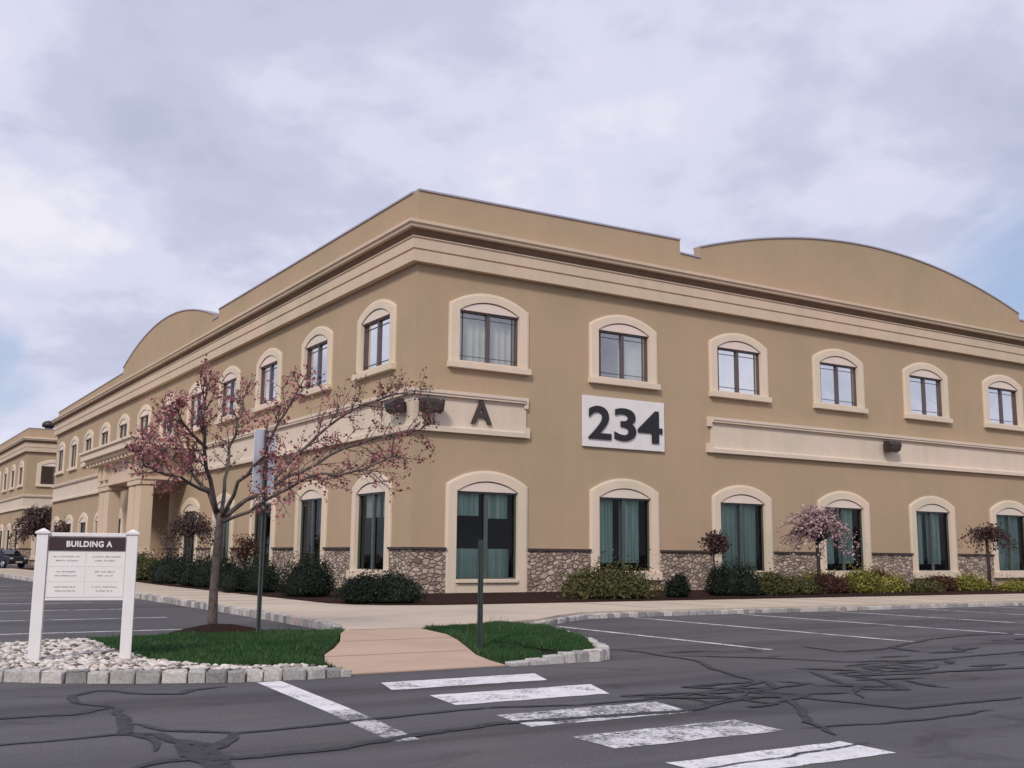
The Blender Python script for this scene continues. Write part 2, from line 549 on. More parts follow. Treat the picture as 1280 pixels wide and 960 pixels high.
def leaves(C, size, tone, r, stretch=1.6, N=None):
    """one diamond leaf per centre, freely turned; returns V, F"""
    n = len(C)
    a = r.normal(size=(n, 3))
    if N is not None: a = a * 0.7 + N
    a /= np.linalg.norm(a, axis=1, keepdims=True) + 1e-9
    b = r.normal(size=(n, 3)); b -= a * np.sum(a * b, 1, keepdims=True); b /= np.linalg.norm(b, axis=1, keepdims=True) + 1e-9
    c = np.cross(a, b)
    s = np.asarray(size).reshape(-1, 1) * 0.5
    V = np.stack([C - b * s * stretch, C + c * s, C + b * s * stretch, C - c * s], 1).reshape(-1, 3)
    F = np.arange(4 * n).reshape(-1, 4)
    return V, F


def structure(name, mb, material, bevel=0.0):
    return tag(mb.build(name, material, None, bevel), kind='structure')


def text_mesh(body, size, extrude=0.01, bold=0.0, spacing=1.0):
    cu = bpy.data.curves.new('t', 'FONT')
    cu.body = body; cu.size = size; cu.extrude = extrude; cu.offset = bold
    cu.align_x = 'CENTER'; cu.align_y = 'CENTER'; cu.space_character = spacing; cu.resolution_u = 6
    ob = bpy.data.objects.new('t', cu); COL.objects.link(ob)
    dg = bpy.context.evaluated_depsgraph_get(); dg.update()
    me = bpy.data.meshes.new_from_object(ob.evaluated_get(dg))
    bpy.data.objects.remove(ob); bpy.data.curves.remove(cu)
    me.transform(Matrix.Rotation(math.pi / 2, 4, 'X'))
    me.materials.clear()
    co = np.empty(len(me.vertices) * 3); me.vertices.foreach_get('co', co); co = co.reshape(-1, 3)
    mid = (co.min(0) + co.max(0)) / 2
    me.transform(Matrix.Translation((-mid[0], 0, -mid[2])))
    return me, co.max(0) - co.min(0)


def fit(me, dims, wx, wz):
    me.transform(Matrix.Diagonal((wx / dims[0], 1, wz / dims[2], 1)))
    return me


# ------------------------------------------------------------------ ground
mb = MB(); mb.poly([(-500, -500, 0), (500, -500, 0), (500, 700, 0), (-500, 700, 0)])
structure('parking_lot', mb, M['asphalt'])

KH = 0.12


def slab(pts, z, depth=0.2):
    mb = MB()
    z = z if callable(z) else (lambda x, y, z=z: z)
    mb.prism(pts, lambda x, y: (x, y, z(x, y)), lambda x, y: (x, y, -depth))
    return mb


walk_pts = [(-6.22, 46), (-6.25, 4), (-6.3, -6), (-6.42, -9.8), (-6.7, -11.1), (-6.96, -11.68),
            (-6.4, -11.80), (-5.84, -11.83), (-5.51, -11.59), (-4.46, -11.25), (-3.77, -11.05), (-2.91, -10.6), (-1.9, -9.75), (-0.9, -9.12), (0.2, -8.95), (60, -8.95),
            (60, -5.4), (0.5, -5.6), (-2.2, -5.6), (-3.3, -5.2), (-4.0, -4.0), (-4.0, 10), (-3.5, 20), (-3.5, 46)]
structure('sidewalk', slab(walk_pts, KH), M['walk'])
# expansion joints
mb = MB()
for x in np.arange(1.5, 40, 1.7): mb.box(x, x + 0.018, -8.6, -5.65, KH + .0005, KH + .004)
for y in np.arange(-3.6, 40, 1.7): mb.box(-5.95, -4.05, y, y + 0.018, KH + .0005, KH + .004)
mb.box(-6.93, -5.86, -11.775, -11.757, KH - .002, KH + .0035)
structure('sidewalk_joints', mb, plain('joint', (0.22, 0.17, 0.14), 0.95))

zp = lambda x, y: 0.012 + (KH - 0.014) * max(0.0, min(1.0, (y + 16.0) / 3.6))
path_pts = [(-6.96, -11.68), (-7.3, -12.3), (-7.73, -13.27), (-8.1, -13.95), (-8.45, -14.5), (-8.70, -15.1), (-8.82, -15.6), (-8.82, -16.05),
            (-8.0, -16.12), (-6.98, -16.05), (-6.92, -15.6), (-6.80, -15.1), (-6.52, -14.41), (-6.2, -13.6), (-5.97, -12.88), (-5.84, -12.3), (-5.84, -11.83), (-6.4, -11.80)]
mb = MB()
# path as a strip so the ramp bends smoothly
left = path_pts[:8]; right = [path_pts[17], path_pts[16], path_pts[14], path_pts[13], path_pts[12], path_pts[11], path_pts[10], path_pts[9]]
rows = []
for a, b in zip(left, right):
    rows.append([(a[0] + (b[0] - a[0]) * s, a[1] + (b[1] - a[1]) * s, zp(0, a[1] + (b[1] - a[1]) * s)) for s in (0, .5, 1)])
for i in range(len(rows) - 1):
    for k in range(2):
        mb.poly([rows[i][k], rows[i][k + 1], rows[i + 1][k + 1], rows[i + 1][k]])
for s_ in (0, 2):
    for i in range(len(rows) - 1):
        a, b = rows[i][s_], rows[i + 1][s_]
        mb.poly([a, b, (b[0], b[1], -.1), (a[0], a[1], -.1)])
mb.poly([rows[-1][0], rows[-1][1], rows[-1][2], (*rows[-1][2][:2], -.1), (*rows[-1][0][:2], -.1)])
for y in (-13.3, -14.7):
    xa, xb = {-13.3: (-7.70, -6.12), -14.7: (-8.52, -6.68)}[y]
    mb.poly([(xa, y, zp(0, y) + .003), (xb, y, zp(0, y) + .003), (xb, y + .016, zp(0, y + .016) + .003), (xa, y + .016, zp(0, y + .016) + .003)])
pth = structure('path', mb, M['path'])
pth.data.materials.append(plain('path_joint', (0.20, 0.14, 0.11), 0.95))
for pf in pth.data.polygons:
    if pf.index >= len(pth.data.polygons) - 2: pf.material_index = 1

# planting bed round the building
bed_pts = [(60, -5.4), (0.5, -5.6), (-2.2, -5.6), (-3.3, -5.2), (-4.0, -4.0), (-4.0, 10), (-3.5, 20), (-3.5, 46), (0.3, 46), (0.3, 0.3), (60, 0.3)]
bed_c = slab(bed_pts, KH + 0.03)
structure('mulch_bed', bed_c, M['mulch'])

# islands
islL = [(-8.86, -16.02), (-9.4, -16.08), (-10.0, -15.98), (-10.65, -15.72), (-11.3, -15.38), (-11.9, -14.9), (-12.45, -14.2), (-12.75, -13.4), (-12.55, -12.6), (-11.9, -12.05), (-11, -11.85), (-10.4, -11.65),
        (-9.6, -11.45), (-8.9, -11.35), (-8.2, -11.45), (-7.4, -11.5), (-6.99, -11.70), (-7.33, -12.3), (-7.76, -13.27), (-8.13, -13.95), (-8.48, -14.5), (-8.73, -15.1), (-8.85, -15.6)]
zi = lambda x, y: min(0.10, 0.012 + 0.09 * max(0.0, min(1.0, (y + 16.0) / 2.2)) + (0.09 if x < -9.2 else max(0, (-8.8 - x) * .22)))
structure('turf_island', slab(islL, zi), M['soil'])
islR = [(-6.94, -15.98), (-6.89, -15.6), (-6.77, -15.1), (-6.49, -14.41), (-6.17, -13.6), (-5.94, -12.88), (-5.81, -12.3), (-5.80, -11.84), (-5.49, -11.62), (-4.46, -11.28), (-4.0, -11.12), (-3.80, -11.6), (-3.82, -12.2), (-4.13, -13.08), (-4.63, -14.3), (-5.08, -15.0), (-5.55, -15.75), (-5.72, -15.95), (-6.3, -15.95)]
zr = lambda x, y: 0.012 + 0.09 * max(0.0, min(1.0, (y + 15.9) / 2.2)) if x < -6 else 0.10
structure('turf_island', slab(islR, zr), M['soil'])

# tree pit
mb = MB()
for i in range(14):
    a0, a1 = 2 * math.pi * i / 14, 2 * math.pi * (i + 1) / 14
    P = lambda r_, a, z: (-8.60 + r_ * .95 * math.cos(a), -11.05 + r_ * .62 * math.sin(a) + 0.0, z)
    for (r0, z0), (r1, z1) in (((0.75, .09), (.5, .15)), ((.5, .15), (.2, .20)), ((.2, .20), (0, .21))):
        mb.poly([P(r0, a0, z0), P(r0, a1, z0), P(r1, a1, z1), P(r1, a0, z1)])
structure('mulch_mound', mb, M['mulch'])


# ---- kerbs of granite blocks
def kerb(line, h, blk, depth, name, seed, closed=False):
    r = np.random.default_rng(seed)
    bm = bmesh.new(); bmesh.ops.create_cube(bm, size=1.0)
    bmesh.ops.bevel(bm, geom=bm.edges[:], offset=0.12, segments=2, affect='EDGES', profile=0.6)
    bv = np.array([v.co[:] for v in bm.verts]); bf = [[v.index for v in f.verts] for f in bm.faces]; bm.free()
    pts = [Vector(q) for q in line]
    cum = [0]
    for a, b in zip(pts, pts[1:]): cum.append(cum[-1] + (b - a).length)
    V, F, T = [], [], []
    s = 0.0
    while s < cum[-1] - 0.05:
        L = min(blk * r.uniform(0.8, 1.25), cum[-1] - s)
        mid = s + L / 2
        i = max(k for k in range(len(cum) - 1) if cum[k] <= mid)
        d = (pts[i + 1] - pts[i]).normalized(); c = pts[i] + d * (mid - cum[i])
        hh = (h(c) if callable(h) else h) * r.uniform(0.93, 1.07)
        sc = np.array([L - 0.014, depth * r.uniform(0.92, 1.04), hh + 0.06])
        q = bv * sc + r.normal(scale=0.005, size=bv.shape)
        q[:, 2] += (hh - 0.06) / 2
        ang = math.atan2(d.y, d.x) + r.normal(scale=0.02)
        ca, sa = math.cos(ang), math.sin(ang)
        off = r.normal(scale=0.008)
        X = c.x + q[:, 0] * ca - (q[:, 1] + off) * sa
        Y = c.y + q[:, 0] * sa + (q[:, 1] + off) * ca
        b0 = len(V)
        V += list(zip(X, Y, q[:, 2]))
        tn = r.random()
        for f in bf: F.append(tuple(b0 + k for k in f)); T.append(tn)
        s += L
    me = bpy.data.meshes.new(name); me.from_pydata(V, [], F)
    a = me.attributes.new('tone', 'FLOAT', 'FACE'); a.data.foreach_set('value', T)
    o = link(name, me, M['granite']); tag(o, kind='structure')
    return o


m = M['granite']; t = NT.__new__(NT); t.t = m.node_tree
pr = [n for n in m.node_tree.nodes if n.type == 'BSDF_PRINCIPLED'][0]
gg = t.n('ShaderNodeNewGeometry')
src = pr.inputs['Base Color'].links[0].from_socket
t.l(t.mix(1.0, src, t.ramp(t.noise(gg.outputs['Position'], 35, 5, .75), [(0.3, 0.62), (0.7, 1.2)]), 'MULTIPLY'), pr.inputs['Base Color'])
bump(t, pr, t.noise(gg.outputs['Position'], 45, 5, .7), 0.7, 0.012)

ramp_h = lambda c: 0.112 if c.x < -9.3 else 0.112 - 0.06 * max(0, min(1, (c.x + 9.3) / .45))
kerb([(-12.6, -12.55), (-12.88, -13.4), (-12.55, -14.25), (-11.97, -14.98), (-11.35, -15.48), (-10.69, -15.83), (-10.03, -16.09), (-9.4, -16.19), (-8.86, -16.13)], ramp_h, 0.19, 0.14, 'kerb', 3)
ramp_r = lambda c: (0.13 - 0.085 * max(0, min(1, (-6.05 - c.x) / .7))) - 0.045 * max(0, min(1, (c.y + 15.6) / .6))
kerb([(-6.95, -16.06), (-6.3, -16.05), (-5.78, -16.05), (-5.53, -15.9), (-5.01, -15.1), (-4.55, -14.35), (-4.05, -13.1), (-3.73, -12.2), (-3.71, -11.5), (-3.0, -10.75), (-1.9, -9.88), (-0.9, -9.23), (0.2, -9.06), (45, -9.06)], ramp_r, 0.20, 0.14, 'kerb', 4)
kerb([(-6.33, 46), (-6.36, 4), (-6.41, -6), (-6.52, -9.7), (-6.85, -11.25), (-7.2, -11.55)], 0.13, 0.21, 0.14, 'kerb', 5)


# ---- painted markings, 4 mm above the asphalt
def strip(mb, pts, z):
    mb.poly([(x, y, z) for x, y in pts])


BARS = ((-17.38, -16.83, -9.00, -7.34, -8.85, -7.12), (-18.50, -17.86, -8.98, -7.44, -8.88, -7.17), (-19.72, -19.12, -9.06, -7.55, -8.98, -7.42),
        (-20.71, -20.18, -9.07, -7.59, -9.05, -7.55), (-21.67, -21.22, -9.10, -7.63, -9.10, -7.60))
for k, (y0, y1, xa, xb, xc, xd) in enumerate(BARS):
    mb = MB()
    n = 12
    top = [(xc + (xd - xc) * i / n, y1 + random.uniform(-.015, .015)) for i in range(n + 1)]
    bot = [(xa + (xb - xa) * i / n, y0 + random.uniform(-.015, .015)) for i in range(n + 1)]
    for i in range(n): strip(mb, [bot[i], bot[i + 1], top[i + 1], top[i]], 0.004)
    structure('crosswalk_marking', mb, M['paint_worn'] if k in (2, 3) else M['paint'])
mb = MB(); strip(mb, [(-9.86, -16.28), (-9.62, -16.28), (-9.80, -18.3), (-10.02, -18.3)], 0.004); structure('road_marking', mb, M['paint'])
mb = MB(); strip(mb, [(-10.02, -18.3), (-9.80, -18.3), (-9.98, -19.8), (-10.18, -19.8)], 0.004); structure('road_marking', mb, M['paint_faded'])
mb = MB()
for i in range(10):
    x = -2.72 + 2.9 * i
    y0 = -10.9 if i == 0 else -9.35
    strip(mb, [(x - .055, y0), (x + .055, y0), (x + .055 - .08, -15.9), (x - .055 - .08, -15.9)], 0.004)
structure('stall_lines', mb, M['paint_line'])
mb = MB()
for y in (-8.96, -5.68, -2.4, 0.9, 4.2, 7.5, 10.8, 14.1):
    strip(mb, [(-11.4, y - .055), (-7.9, y - .055), (-7.9, y + .055), (-11.4, y + .055)], 0.004)
structure('stall_lines', mb, M['paint_line'])


# ---- sealed cracks
def crack(mb, pts, wd, r, z=0.008):
    P = [Vector((a, b)) for a, b in pts]
    Q = []
    for a, b in zip(P, P[1:]):
        n = max(2, int((b - a).length / 0.10))
        for i in range(n): Q.append(a.lerp(b, i / n))
    Q.append(P[-1])
    nz = r.normal(size=(len(Q), 2)) * 0.022
    for k in range(2, len(Q)): nz[k] = nz[k] * .5 + nz[k - 1] * .6
    Q = [q + Vector(nz[i]) for i, q in enumerate(Q)]
    L, Rr, zz = [], [], []
    ww = wd
    for i, q in enumerate(Q):
        d = Q[min(i + 1, len(Q) - 1)] - Q[max(i - 1, 0)]
        d = d.normalized() if d.length > 1e-6 else Vector((1, 0))
        nn = Vector((-d.y, d.x))
        zz.append(z + i * 1.5e-5)
        ww = ww * .6 + .4 * wd * r.uniform(.35, 1.5)
        e = min(1.0, min(i, len(Q) - 1 - i) / 4 + 0.25)
        L.append(q + nn * ww * .5 * e); Rr.append(q - nn * ww * .5 * e)
    for i in range(len(Q) - 1):
        mb.poly([(*L[i], zz[i]), (*Rr[i], zz[i]), (*Rr[i + 1], zz[i + 1]), (*L[i + 1], zz[i + 1])])


rc = np.random.default_rng(21)
K = [([(-13.2, -17.55), (-12.04, -17.55), (-11.7, -17.6), (-11.37, -17.3), (-11.56, -16.99), (-11.52, -16.45), (-11.29, -16.2), (-11.13, -16.27), (-11.07, -16.52), (-10.71, -16.78), (-10.55, -16.55), (-10.2, -16.45)], .085),
     ([(-13.0, -18.72), (-11.97, -18.69), (-11.56, -18.66), (-11.46, -18.97), (-11.57, -19.4)], .06),
     ([(-11.36, -17.31), (-11.44, -18.01), (-11.56, -18.66), (-11.38, -18.76), (-11.37, -19.19), (-11.44, -19.63), (-11.2, -19.85), (-10.56, -19.85), (-10.05, -19.66), (-9.19, -19.47), (-8.68, -19.54), (-7.63, -19.65), (-6.6, -19.3)], .10),
     ([(-11.41, -18.24), (-11.36, -18.67), (-10.91, -18.99), (-10.15, -18.9), (-9.21, -18.78), (-8.75, -18.74), (-8.13, -18.97), (-7.07, -18.98), (-6.35, -18.74), (-5.64, -18.85)], .075),
     ([(-11.9, -19.95), (-11.63, -19.72), (-11.45, -19.76), (-11.13, -19.33), (-10.94, -18.95)], .12),
     ([(-11.38, -19.0), (-11.3, -19.3), (-11.36, -19.8), (-11.42, -20.4)], .17),
     ([(-7.07, -18.98), (-7.03, -19.46), (-6.4, -19.3), (-5.96, -18.95), (-6.3, -19.5), (-6.62, -19.95), (-7.15, -20.52), (-7.45, -21.05)], .08),
     ([(-6.35, -18.74), (-6.13, -19.49), (-5.96, -20.04), (-5.91, -20.4), (-4.36, -20.45)], .09),
     ([(-7.4, -20.68), (-6.74, -20.84), (-6.04, -20.86), (-5.35, -20.8)], .06),
     ([(-4.46, -18.05), (-4.81, -18.69), (-5.16, -19.38), (-4.83, -19.56), (-4.38, -18.92), (-4.38, -18.52), (-3.51, -18.73), (-1.94, -18.9), (1, -18.6)], .10),
     ([(-4.46, -16.02), (-3.71, -16.74), (-3.23, -17.53), (-2.11, -17.78), (0.01, -17.66), (3, -17.3)], .085),
     ([(-2.02, -15.68), (-2.21, -16.54), (-1.43, -16.53), (0.62, -15.74), (1.81, -15.43), (3.29, -15.56)], .08),
     ([(-4.7, -14.9), (-4.55, -15.36), (-4.68, -16.13), (-4.69, -16.57), (-5.22, -17.47), (-5.6, -18.4)], .085),
     ([(-10.2, -21.6), (-9.2, -21.5), (-8.4, -21.45), (-7.5, -21.35)], .03), ([(-5.0, -21.6), (-4.4, -22.0), (-4.2, -22.6)], .06)]
mb = MB()
for q, (pts, wd) in enumerate(K): crack(mb, pts, wd, rc, .0065 + q * .0002)
# the web of smaller repairs on the right-hand lot
def web(mb, cx, cy, nx, ny, cx_, cy_, prob, wd, tilt=0.2):
    """alligator cracking: the walls of uneven cells, only some of them sealed"""
    G = {}
    ct, st_ = math.cos(tilt), math.sin(tilt)
    for i in range(nx + 1):
        for j in range(ny + 1):
            u = (i - nx / 2 + rc.uniform(-.33, .33) + .5 * (j % 2)) * cx_; v = (j - ny / 2 + rc.uniform(-.33, .33)) * cy_
            G[i, j] = (cx + u * ct - v * st_, cy + u * st_ + v * ct)
    k = 0
    for (i, j), p in G.items():
        for q in ((i + 1, j), (i, j + 1), (i - 1, j + 1)):
            if q in G and rc.random() < prob * (1.25 - 1.1 * math.hypot((i - nx / 2) / (nx / 2 + .5), (j - ny / 2) / (ny / 2 + .5))):
                k += 1
                crack(mb, [p, G[q]], wd * rc.uniform(.5, 1.4), rc, 0.0098 + (k % 40) * 4e-5)


web(mb, -6.35, -19.15, 4, 4, .55, .40, .9, .13)
web(mb, -3.9, -18.6, 5, 4, .55, .42, .60, .12)
web(mb, -1.6, -17.7, 5, 3, .75, .5, .50, .12)
web(mb, 1.4, -16.8, 6, 3, .9, .55, .42, .12)
web(mb, 3.4, -18.3, 6, 3, 1.0, .6, .36, .12)
web(mb, 6.5, -15.6, 9, 5, .7, .45, .30, .07)
web(mb, -3.6, -16.2, 4, 4, .5, .4, .40, .06)
structure('crack_sealant', mb, M['seal'])

# ------------------------------------------------------------------ windows
HW, OW = 1.01, 1.345
NA = 12


def arch(hw, zs, zt, n=NA):
    """segmental arch from (-hw, zs) over (0, zt) to (hw, zs)"""
    rise = zt - zs
    R_ = (hw * hw + rise * rise) / (2 * rise)
    a = math.asin(min(1, hw / R_))
    return [(R_ * math.sin(-a + 2 * a * i / n), zt - R_ + R_ * math.cos(-a + 2 * a * i / n)) for i in range(n + 1)]


def win_meshes(kind):
    up = kind == 'upper'
    zb = {'upper': 6.62, 'lower': 0.72, 'tall': 0.52}[kind]
    zs, zt, sh, ot = (8.13, 8.43, 8.29, 8.70) if up else (2.95, 3.25, 3.14, 3.55)
    legs = 0.0 if kind == 'tall' else zb - 0.02
    d = {}
    mb = MB()
    inner = [(-HW, legs if kind == 'tall' else legs)] + arch(HW, zs, zt) + [(HW, legs)]
    outer = [(-OW, legs)] + arch(OW, sh, ot) + [(OW, legs)]
    mid = [(-OW + .07, legs)] + arch(OW - .07, sh - .02, ot - .075) + [(OW - .07, legs)]
    n = len(inner)
    lay = [(outer, 0.02), (outer, -0.05), (mid, -0.07), (inner, -0.07), (inner, 0.13)]
    for (A, ya), (B, yb) in zip(lay, lay[1:]):
        for i in range(n - 1):
            mb.poly([(A[i][0], ya, A[i][1]), (A[i + 1][0], ya, A[i + 1][1]), (B[i + 1][0], yb, B[i + 1][1]), (B[i][0], yb, B[i][1])])
    me = mb.mesh('trim'); d['trim'] = me
    # sill
    mb = MB()
    if kind == 'upper':
        mb.box(-OW - .03, OW + .03, -.17, .02, zb - .20, zb - .02)
        mb.box(-HW + .002, HW - .002, -.13, .13, zb - .018, zb + .02)
    elif kind == 'lower':
        mb.box(-OW - .02, OW + .02, -.15, .02, zb - .26, zb - .02)
        mb.box(-HW + .002, HW - .002, -.13, .13, zb - .018, zb + .02)
    else:
        mb.box(-HW + .002, HW - .002, -.13, .13, zb - .10, zb + .0)
        mb.box(-HW + .002, HW - .002, -.05, .02, 0.0, zb - .103)
    d['sill'] = mb.mesh('sill', 0.012)
    # tympanum
    mb = MB()
    pts = [(-HW - .01, zs - .0)] + arch(HW + .01, zs, zt + .01)[1:-1] + [(HW + .01, zs - .0)]
    mb.prism(pts, lambda u, z: (u, -.035, z), lambda u, z: (u, .12, z))
    d['tympanum'] = mb.mesh('tympanum')
    # frame with mullion, transom and slim glazing bars
    mb = MB()
    f = .042
    mb.box(-HW, -HW + f, .045, .125, zb, zs - .05); mb.box(HW - f, HW, .045, .125, zb, zs - .05)
    mb.box(-HW + f, HW - f, .045, .125, zb, zb + f)
    mb.box(-HW, HW, .025, .125, zs - .05, zs + .012)
    mb.box(-.055, .055, .04, .12, zb + f, zs - .05)
    if up:
        for s_ in (-1, 1):
            a0, a1 = (.05, HW - f)
            for u in (a1 - .13,): mb.box(min(s_ * (u - .007), s_ * (u + .007)), max(s_ * (u - .007), s_ * (u + .007)), .07, .098, zb + f, zs - .05)
            for z in (zb + f + .15, zs - .05 - .15): mb.box(min(s_ * a0, s_ * a1), max(s_ * a0, s_ * a1), .072, .096, z - .007, z + .007)
    # dark strip along the arch, painting in the shadow gap round the tympanum
    ar = arch(HW - .004, zs + .005, zt - .006)
    ar2 = arch(HW - .035, zs + .012, zt - .038)
    for i in range(len(ar) - 1):
        mb.poly([(ar[i][0], -.038, ar[i][1]), (ar[i + 1][0], -.038, ar[i + 1][1]), (ar2[i + 1][0], -.038, ar2[i + 1][1]), (ar2[i][0], -.038, ar2[i][1])])
    d['frame'] = mb.mesh('window')
    mb = MB(); mb.poly([(-HW + .01, .10, zb), (HW - .01, .10, zb), (HW - .01, .10, zs - .02), (-HW + .01, .10, zs - .02)])
    d['pane'] = mb.mesh('pane')
    d['z'] = (zb, zs)
    for k, mt in (('trim', 'trim'), ('sill', 'trim'), ('tympanum', 'tympanum'), ('frame', 'frame_up' if up else 'frame_lo'), ('pane', 'glass_up' if up else 'glass_lo')):
        d[k].materials.append(M[mt])
    return d


WM = {k: win_meshes(k) for k in ('upper', 'lower', 'tall')}


def slats(x0, x1, z0, z1, y=.30, n=9, wave=.03):
    mb = MB()
    prev = None
    for i in range(n * 3 + 1):
        x = x0 + (x1 - x0) * i / (n * 3)
        yy = y + wave * math.sin(i * 2 * math.pi / 3 + .4)
        if prev: mb.poly([(prev[0], prev[1], z0), (x, yy, z0), (x, yy, z1), (prev[0], prev[1], z1)])
        prev = (x, yy)
    return mb


def blind_mesh(kind):
    if kind == 'up_full':
        me = slats(-.98, .98, 6.64, 8.1).mesh('blind'); me.materials.append(M['blind_grey'])
    elif kind == 'up_half':
        me = slats(0.02, .98, 6.64, 8.1).mesh('blind'); me.materials.append(M['blind_grey'])
    elif kind == 'up_pair':
        a = slats(-.98, -.28, 6.64, 8.1, n=7); b = slats(.10, .98, 6.64, 8.1, n=8); a.f += [tuple(i + len(a.v) for i in f) for f in b.f]; a.v += b.v
        me = a.mesh('blind'); me.materials.append(M['blind_grey'])
    elif kind == 'up_low':
        me = slats(-.98, .98, 7.3, 8.1).mesh('blind'); me.materials.append(M['blind_grey'])
    elif kind == 'teal':
        a = slats(-.86, -.22, 0.98, 2.93, n=5); b = slats(.02, .80, 0.98, 2.93, n=6); a.f += [tuple(i + len(a.v) for i in f) for f in b.f]; a.v += b.v
        me = a.mesh('blind'); me.materials.append(M['curtain'])
    elif kind == 'teal_wide':
        a = slats(-.90, .90, 0.76, 2.93, n=12, wave=.05)
        me = a.mesh('blind'); me.materials.append(M['curtain'])
    elif kind == 'corner':
        mb = MB(); mb.box(-.92, -.12, .26, .28, 2.28, 2.93); mb.box(.14, .84, .26, .28, 2.22, 2.93)
        mb.box(-.95, .95, .34, .40, 0.55, 1.36)
        me = mb.mesh('blind'); me.materials.append(M['curtain'])
    elif kind == 'top':
        mb = MB(); mb.box(-.92, .0, .26, .28, 2.25, 2.93); mb.box(.25, .92, .26, .28, 2.25, 2.93)
        me = mb.mesh('blind'); me.materials.append(M['blind_grey'])
    elif kind == 'brown':
        me = slats(-.1, .95, 0.76, 2.93, n=5, wave=.05).mesh('blind'); me.materials.append(M['curtain_brown'])
    return me


BL = {k: blind_mesh(k) for k in ('up_full', 'up_half', 'up_pair', 'up_low', 'teal', 'teal_wide', 'corner', 'top', 'brown')}


def window(parent, loc, rz, kind, blind=None, simple=False):
    d = WM[kind]
    o = link('window', d['frame'], None, parent)
    o.location = loc; o.rotation_euler = (0, 0, rz)
    for k in ('trim', 'sill', 'tympanum', 'pane'):
        link(k, d[k], None, o)
    if blind: link('blind', BL[blind], None, o)
    return o


# ------------------------------------------------------------------ buildings
def wall_with_holes(mb, u0, u1, z0, z1, holes, f):
    us = sorted({u0, u1, *[h[0] for h in holes], *[h[1] for h in holes]})
    zs = sorted({z0, z1, *[h[2] for h in holes], *[h[3] for h in holes]})
    for a, b in zip(us, us[1:]):
        for c, d in zip(zs, zs[1:]):
            mu, mz = (a + b) / 2, (c + d) / 2
            if any(h[0] < mu < h[1] and h[2] < mz < h[3] for h in holes): continue
            mb.poly([f(a, c), f(b, c), f(b, d), f(a, d)])


def lpath(o, LX, LY, end=None):
    return [(LX, -o), (-o, -o), (-o, LY)]


def l_sweep(prof, LX, LY):
    """closed profile (offset, z) swept along the right facade, round the corner and along the left one"""
    mb = MB()
    rows = []
    for k in range(3):
        rows.append([(*lpath(o_, LX, LY)[k], z) for o_, z in prof])
    mb.sweep(rows)
    return mb


FA = lambda u, z: (u, 0.0, z)      # right facade plane, outward -y
FB = lambda u, z: (0.0, u, z)      # left facade plane, outward -x
RB = -math.pi / 2


def parapet(root, outline, axis, thick=0.30, start=-0.03):
    mb = MB()
    if axis == 'x':
        fa, fb = (lambda u, z: (u, start, z)), (lambda u, z: (u, start + thick, z))
    else:
        fa, fb = (lambda u, z: (start, u, z)), (lambda u, z: (start + thick, u, z))
    lo = 10.3
    # build as quads so the curved top stays clean
    for (a, za), (b, zb) in zip(outline, outline[1:]):
        if abs(a - b) < 1e-6: continue
        mb.poly([fa(a, lo), fa(b, lo), fa(b, zb), fa(a, za)])
        mb.poly([fb(a, lo), fb(b, lo), fb(b, zb), fb(a, za)])
        mb.poly([fa(a, za), fa(b, zb), fb(b, zb), fb(a, za)])
    for (a, za), (b, zb) in zip(outline, outline[1:]):
        if abs(a - b) < 1e-6: mb.poly([fa(a, za), fb(a, za), fb(b, zb), fa(b, zb)])
    for q in (outline[0], outline[-1]): mb.poly([fa(q[0], lo), fb(q[0], lo), fb(*q), fa(*q)])
    o = mb.build('parapet', M['stucco'], root)
    mb = MB()
    t0, t1 = start - .04, start + thick + .04
    g = (lambda u, y, z: (u, y, z)) if axis == 'x' else (lambda u, y, z: (y, u, z))
    run = []
    def flush(run):
        if len(run) < 2: return
        rows = [[g(u, t0, z + .004), g(u, t1, z + .004), g(u, t1, z + .055), g(u, t0, z + .055)] for u, z in run]
        mb.sweep(rows)
    for (a, za), (b, zb) in zip(outline, outline[1:]):
        if abs(a - b) < 1e-6:
            flush(run); run = []
        else:
            if not run: run = [(a, za)]
            run.append((b, zb))
    flush(run)
    mb.build('coping', M['coping'], o)
    return o


def para_arc(u0, u1, z0, zp, n=36):
    c, h = (u0 + u1) / 2, (u1 - u0) / 2
    return [(u0 + (u1 - u0) * i / n, z0 + (zp - z0) * (1 - ((u0 + (u1 - u0) * i / n - c) / h) ** 2)) for i in range(n + 1)]


CORN = [(-.02, 9.30), (.05, 9.30), (.05, 9.28), (.24, 9.28), (.24, 9.60), (.21, 9.615), (.21, 9.635), (.26, 9.65), (.26, 9.93), (.30, 9.96), (.30, 9.985), (-.02, 9.985)]
COVE = [(-.02, 9.987), (.14, 9.987), (.16, 10.06), (.22, 10.13), (.32, 10.19), (-.02, 10.19)]
CTOP = [(-.02, 10.192), (.42, 10.192), (.44, 10.22), (.44, 10.27), (.50, 10.31), (.50, 10.40), (.30, 10.46), (-.02, 10.46)]
BAND = [(-.02, 4.56), (.16, 4.56), (.16, 4.69), (.06, 4.745), (.06, 5.56), (.17, 5.56), (.17, 5.60), (.20, 5.63), (.20, 5.72), (-.02, 5.75)]


def straight_band(mb, u0, u1, side):
    f = (lambda u, o_, z: (u, -o_, z)) if side == 'A' else (lambda u, o_, z: (-o_, u, z))
    mb.sweep([[f(u, o_, z) for o_, z in BAND] for u in (u0, u1)])


def stone_run(root, spans, side):
    for a, b in spans:
        mb = MB(); mc = MB()
        if side == 'A': mb.box(a, b, -.07, .02, 0, 1.32); mc.box(a - (0 if a > 0 else .05), b, -.13, .02, 1.322, 1.385)
        else: mb.box(-.07, .02, a, b, 0, 1.32); mc.box(-.13, .02, a, b, 1.322, 1.385)
        o = mb.build('stone_base', M['stone'], root)
        mc.build('stone_cap', M['cap'], o)


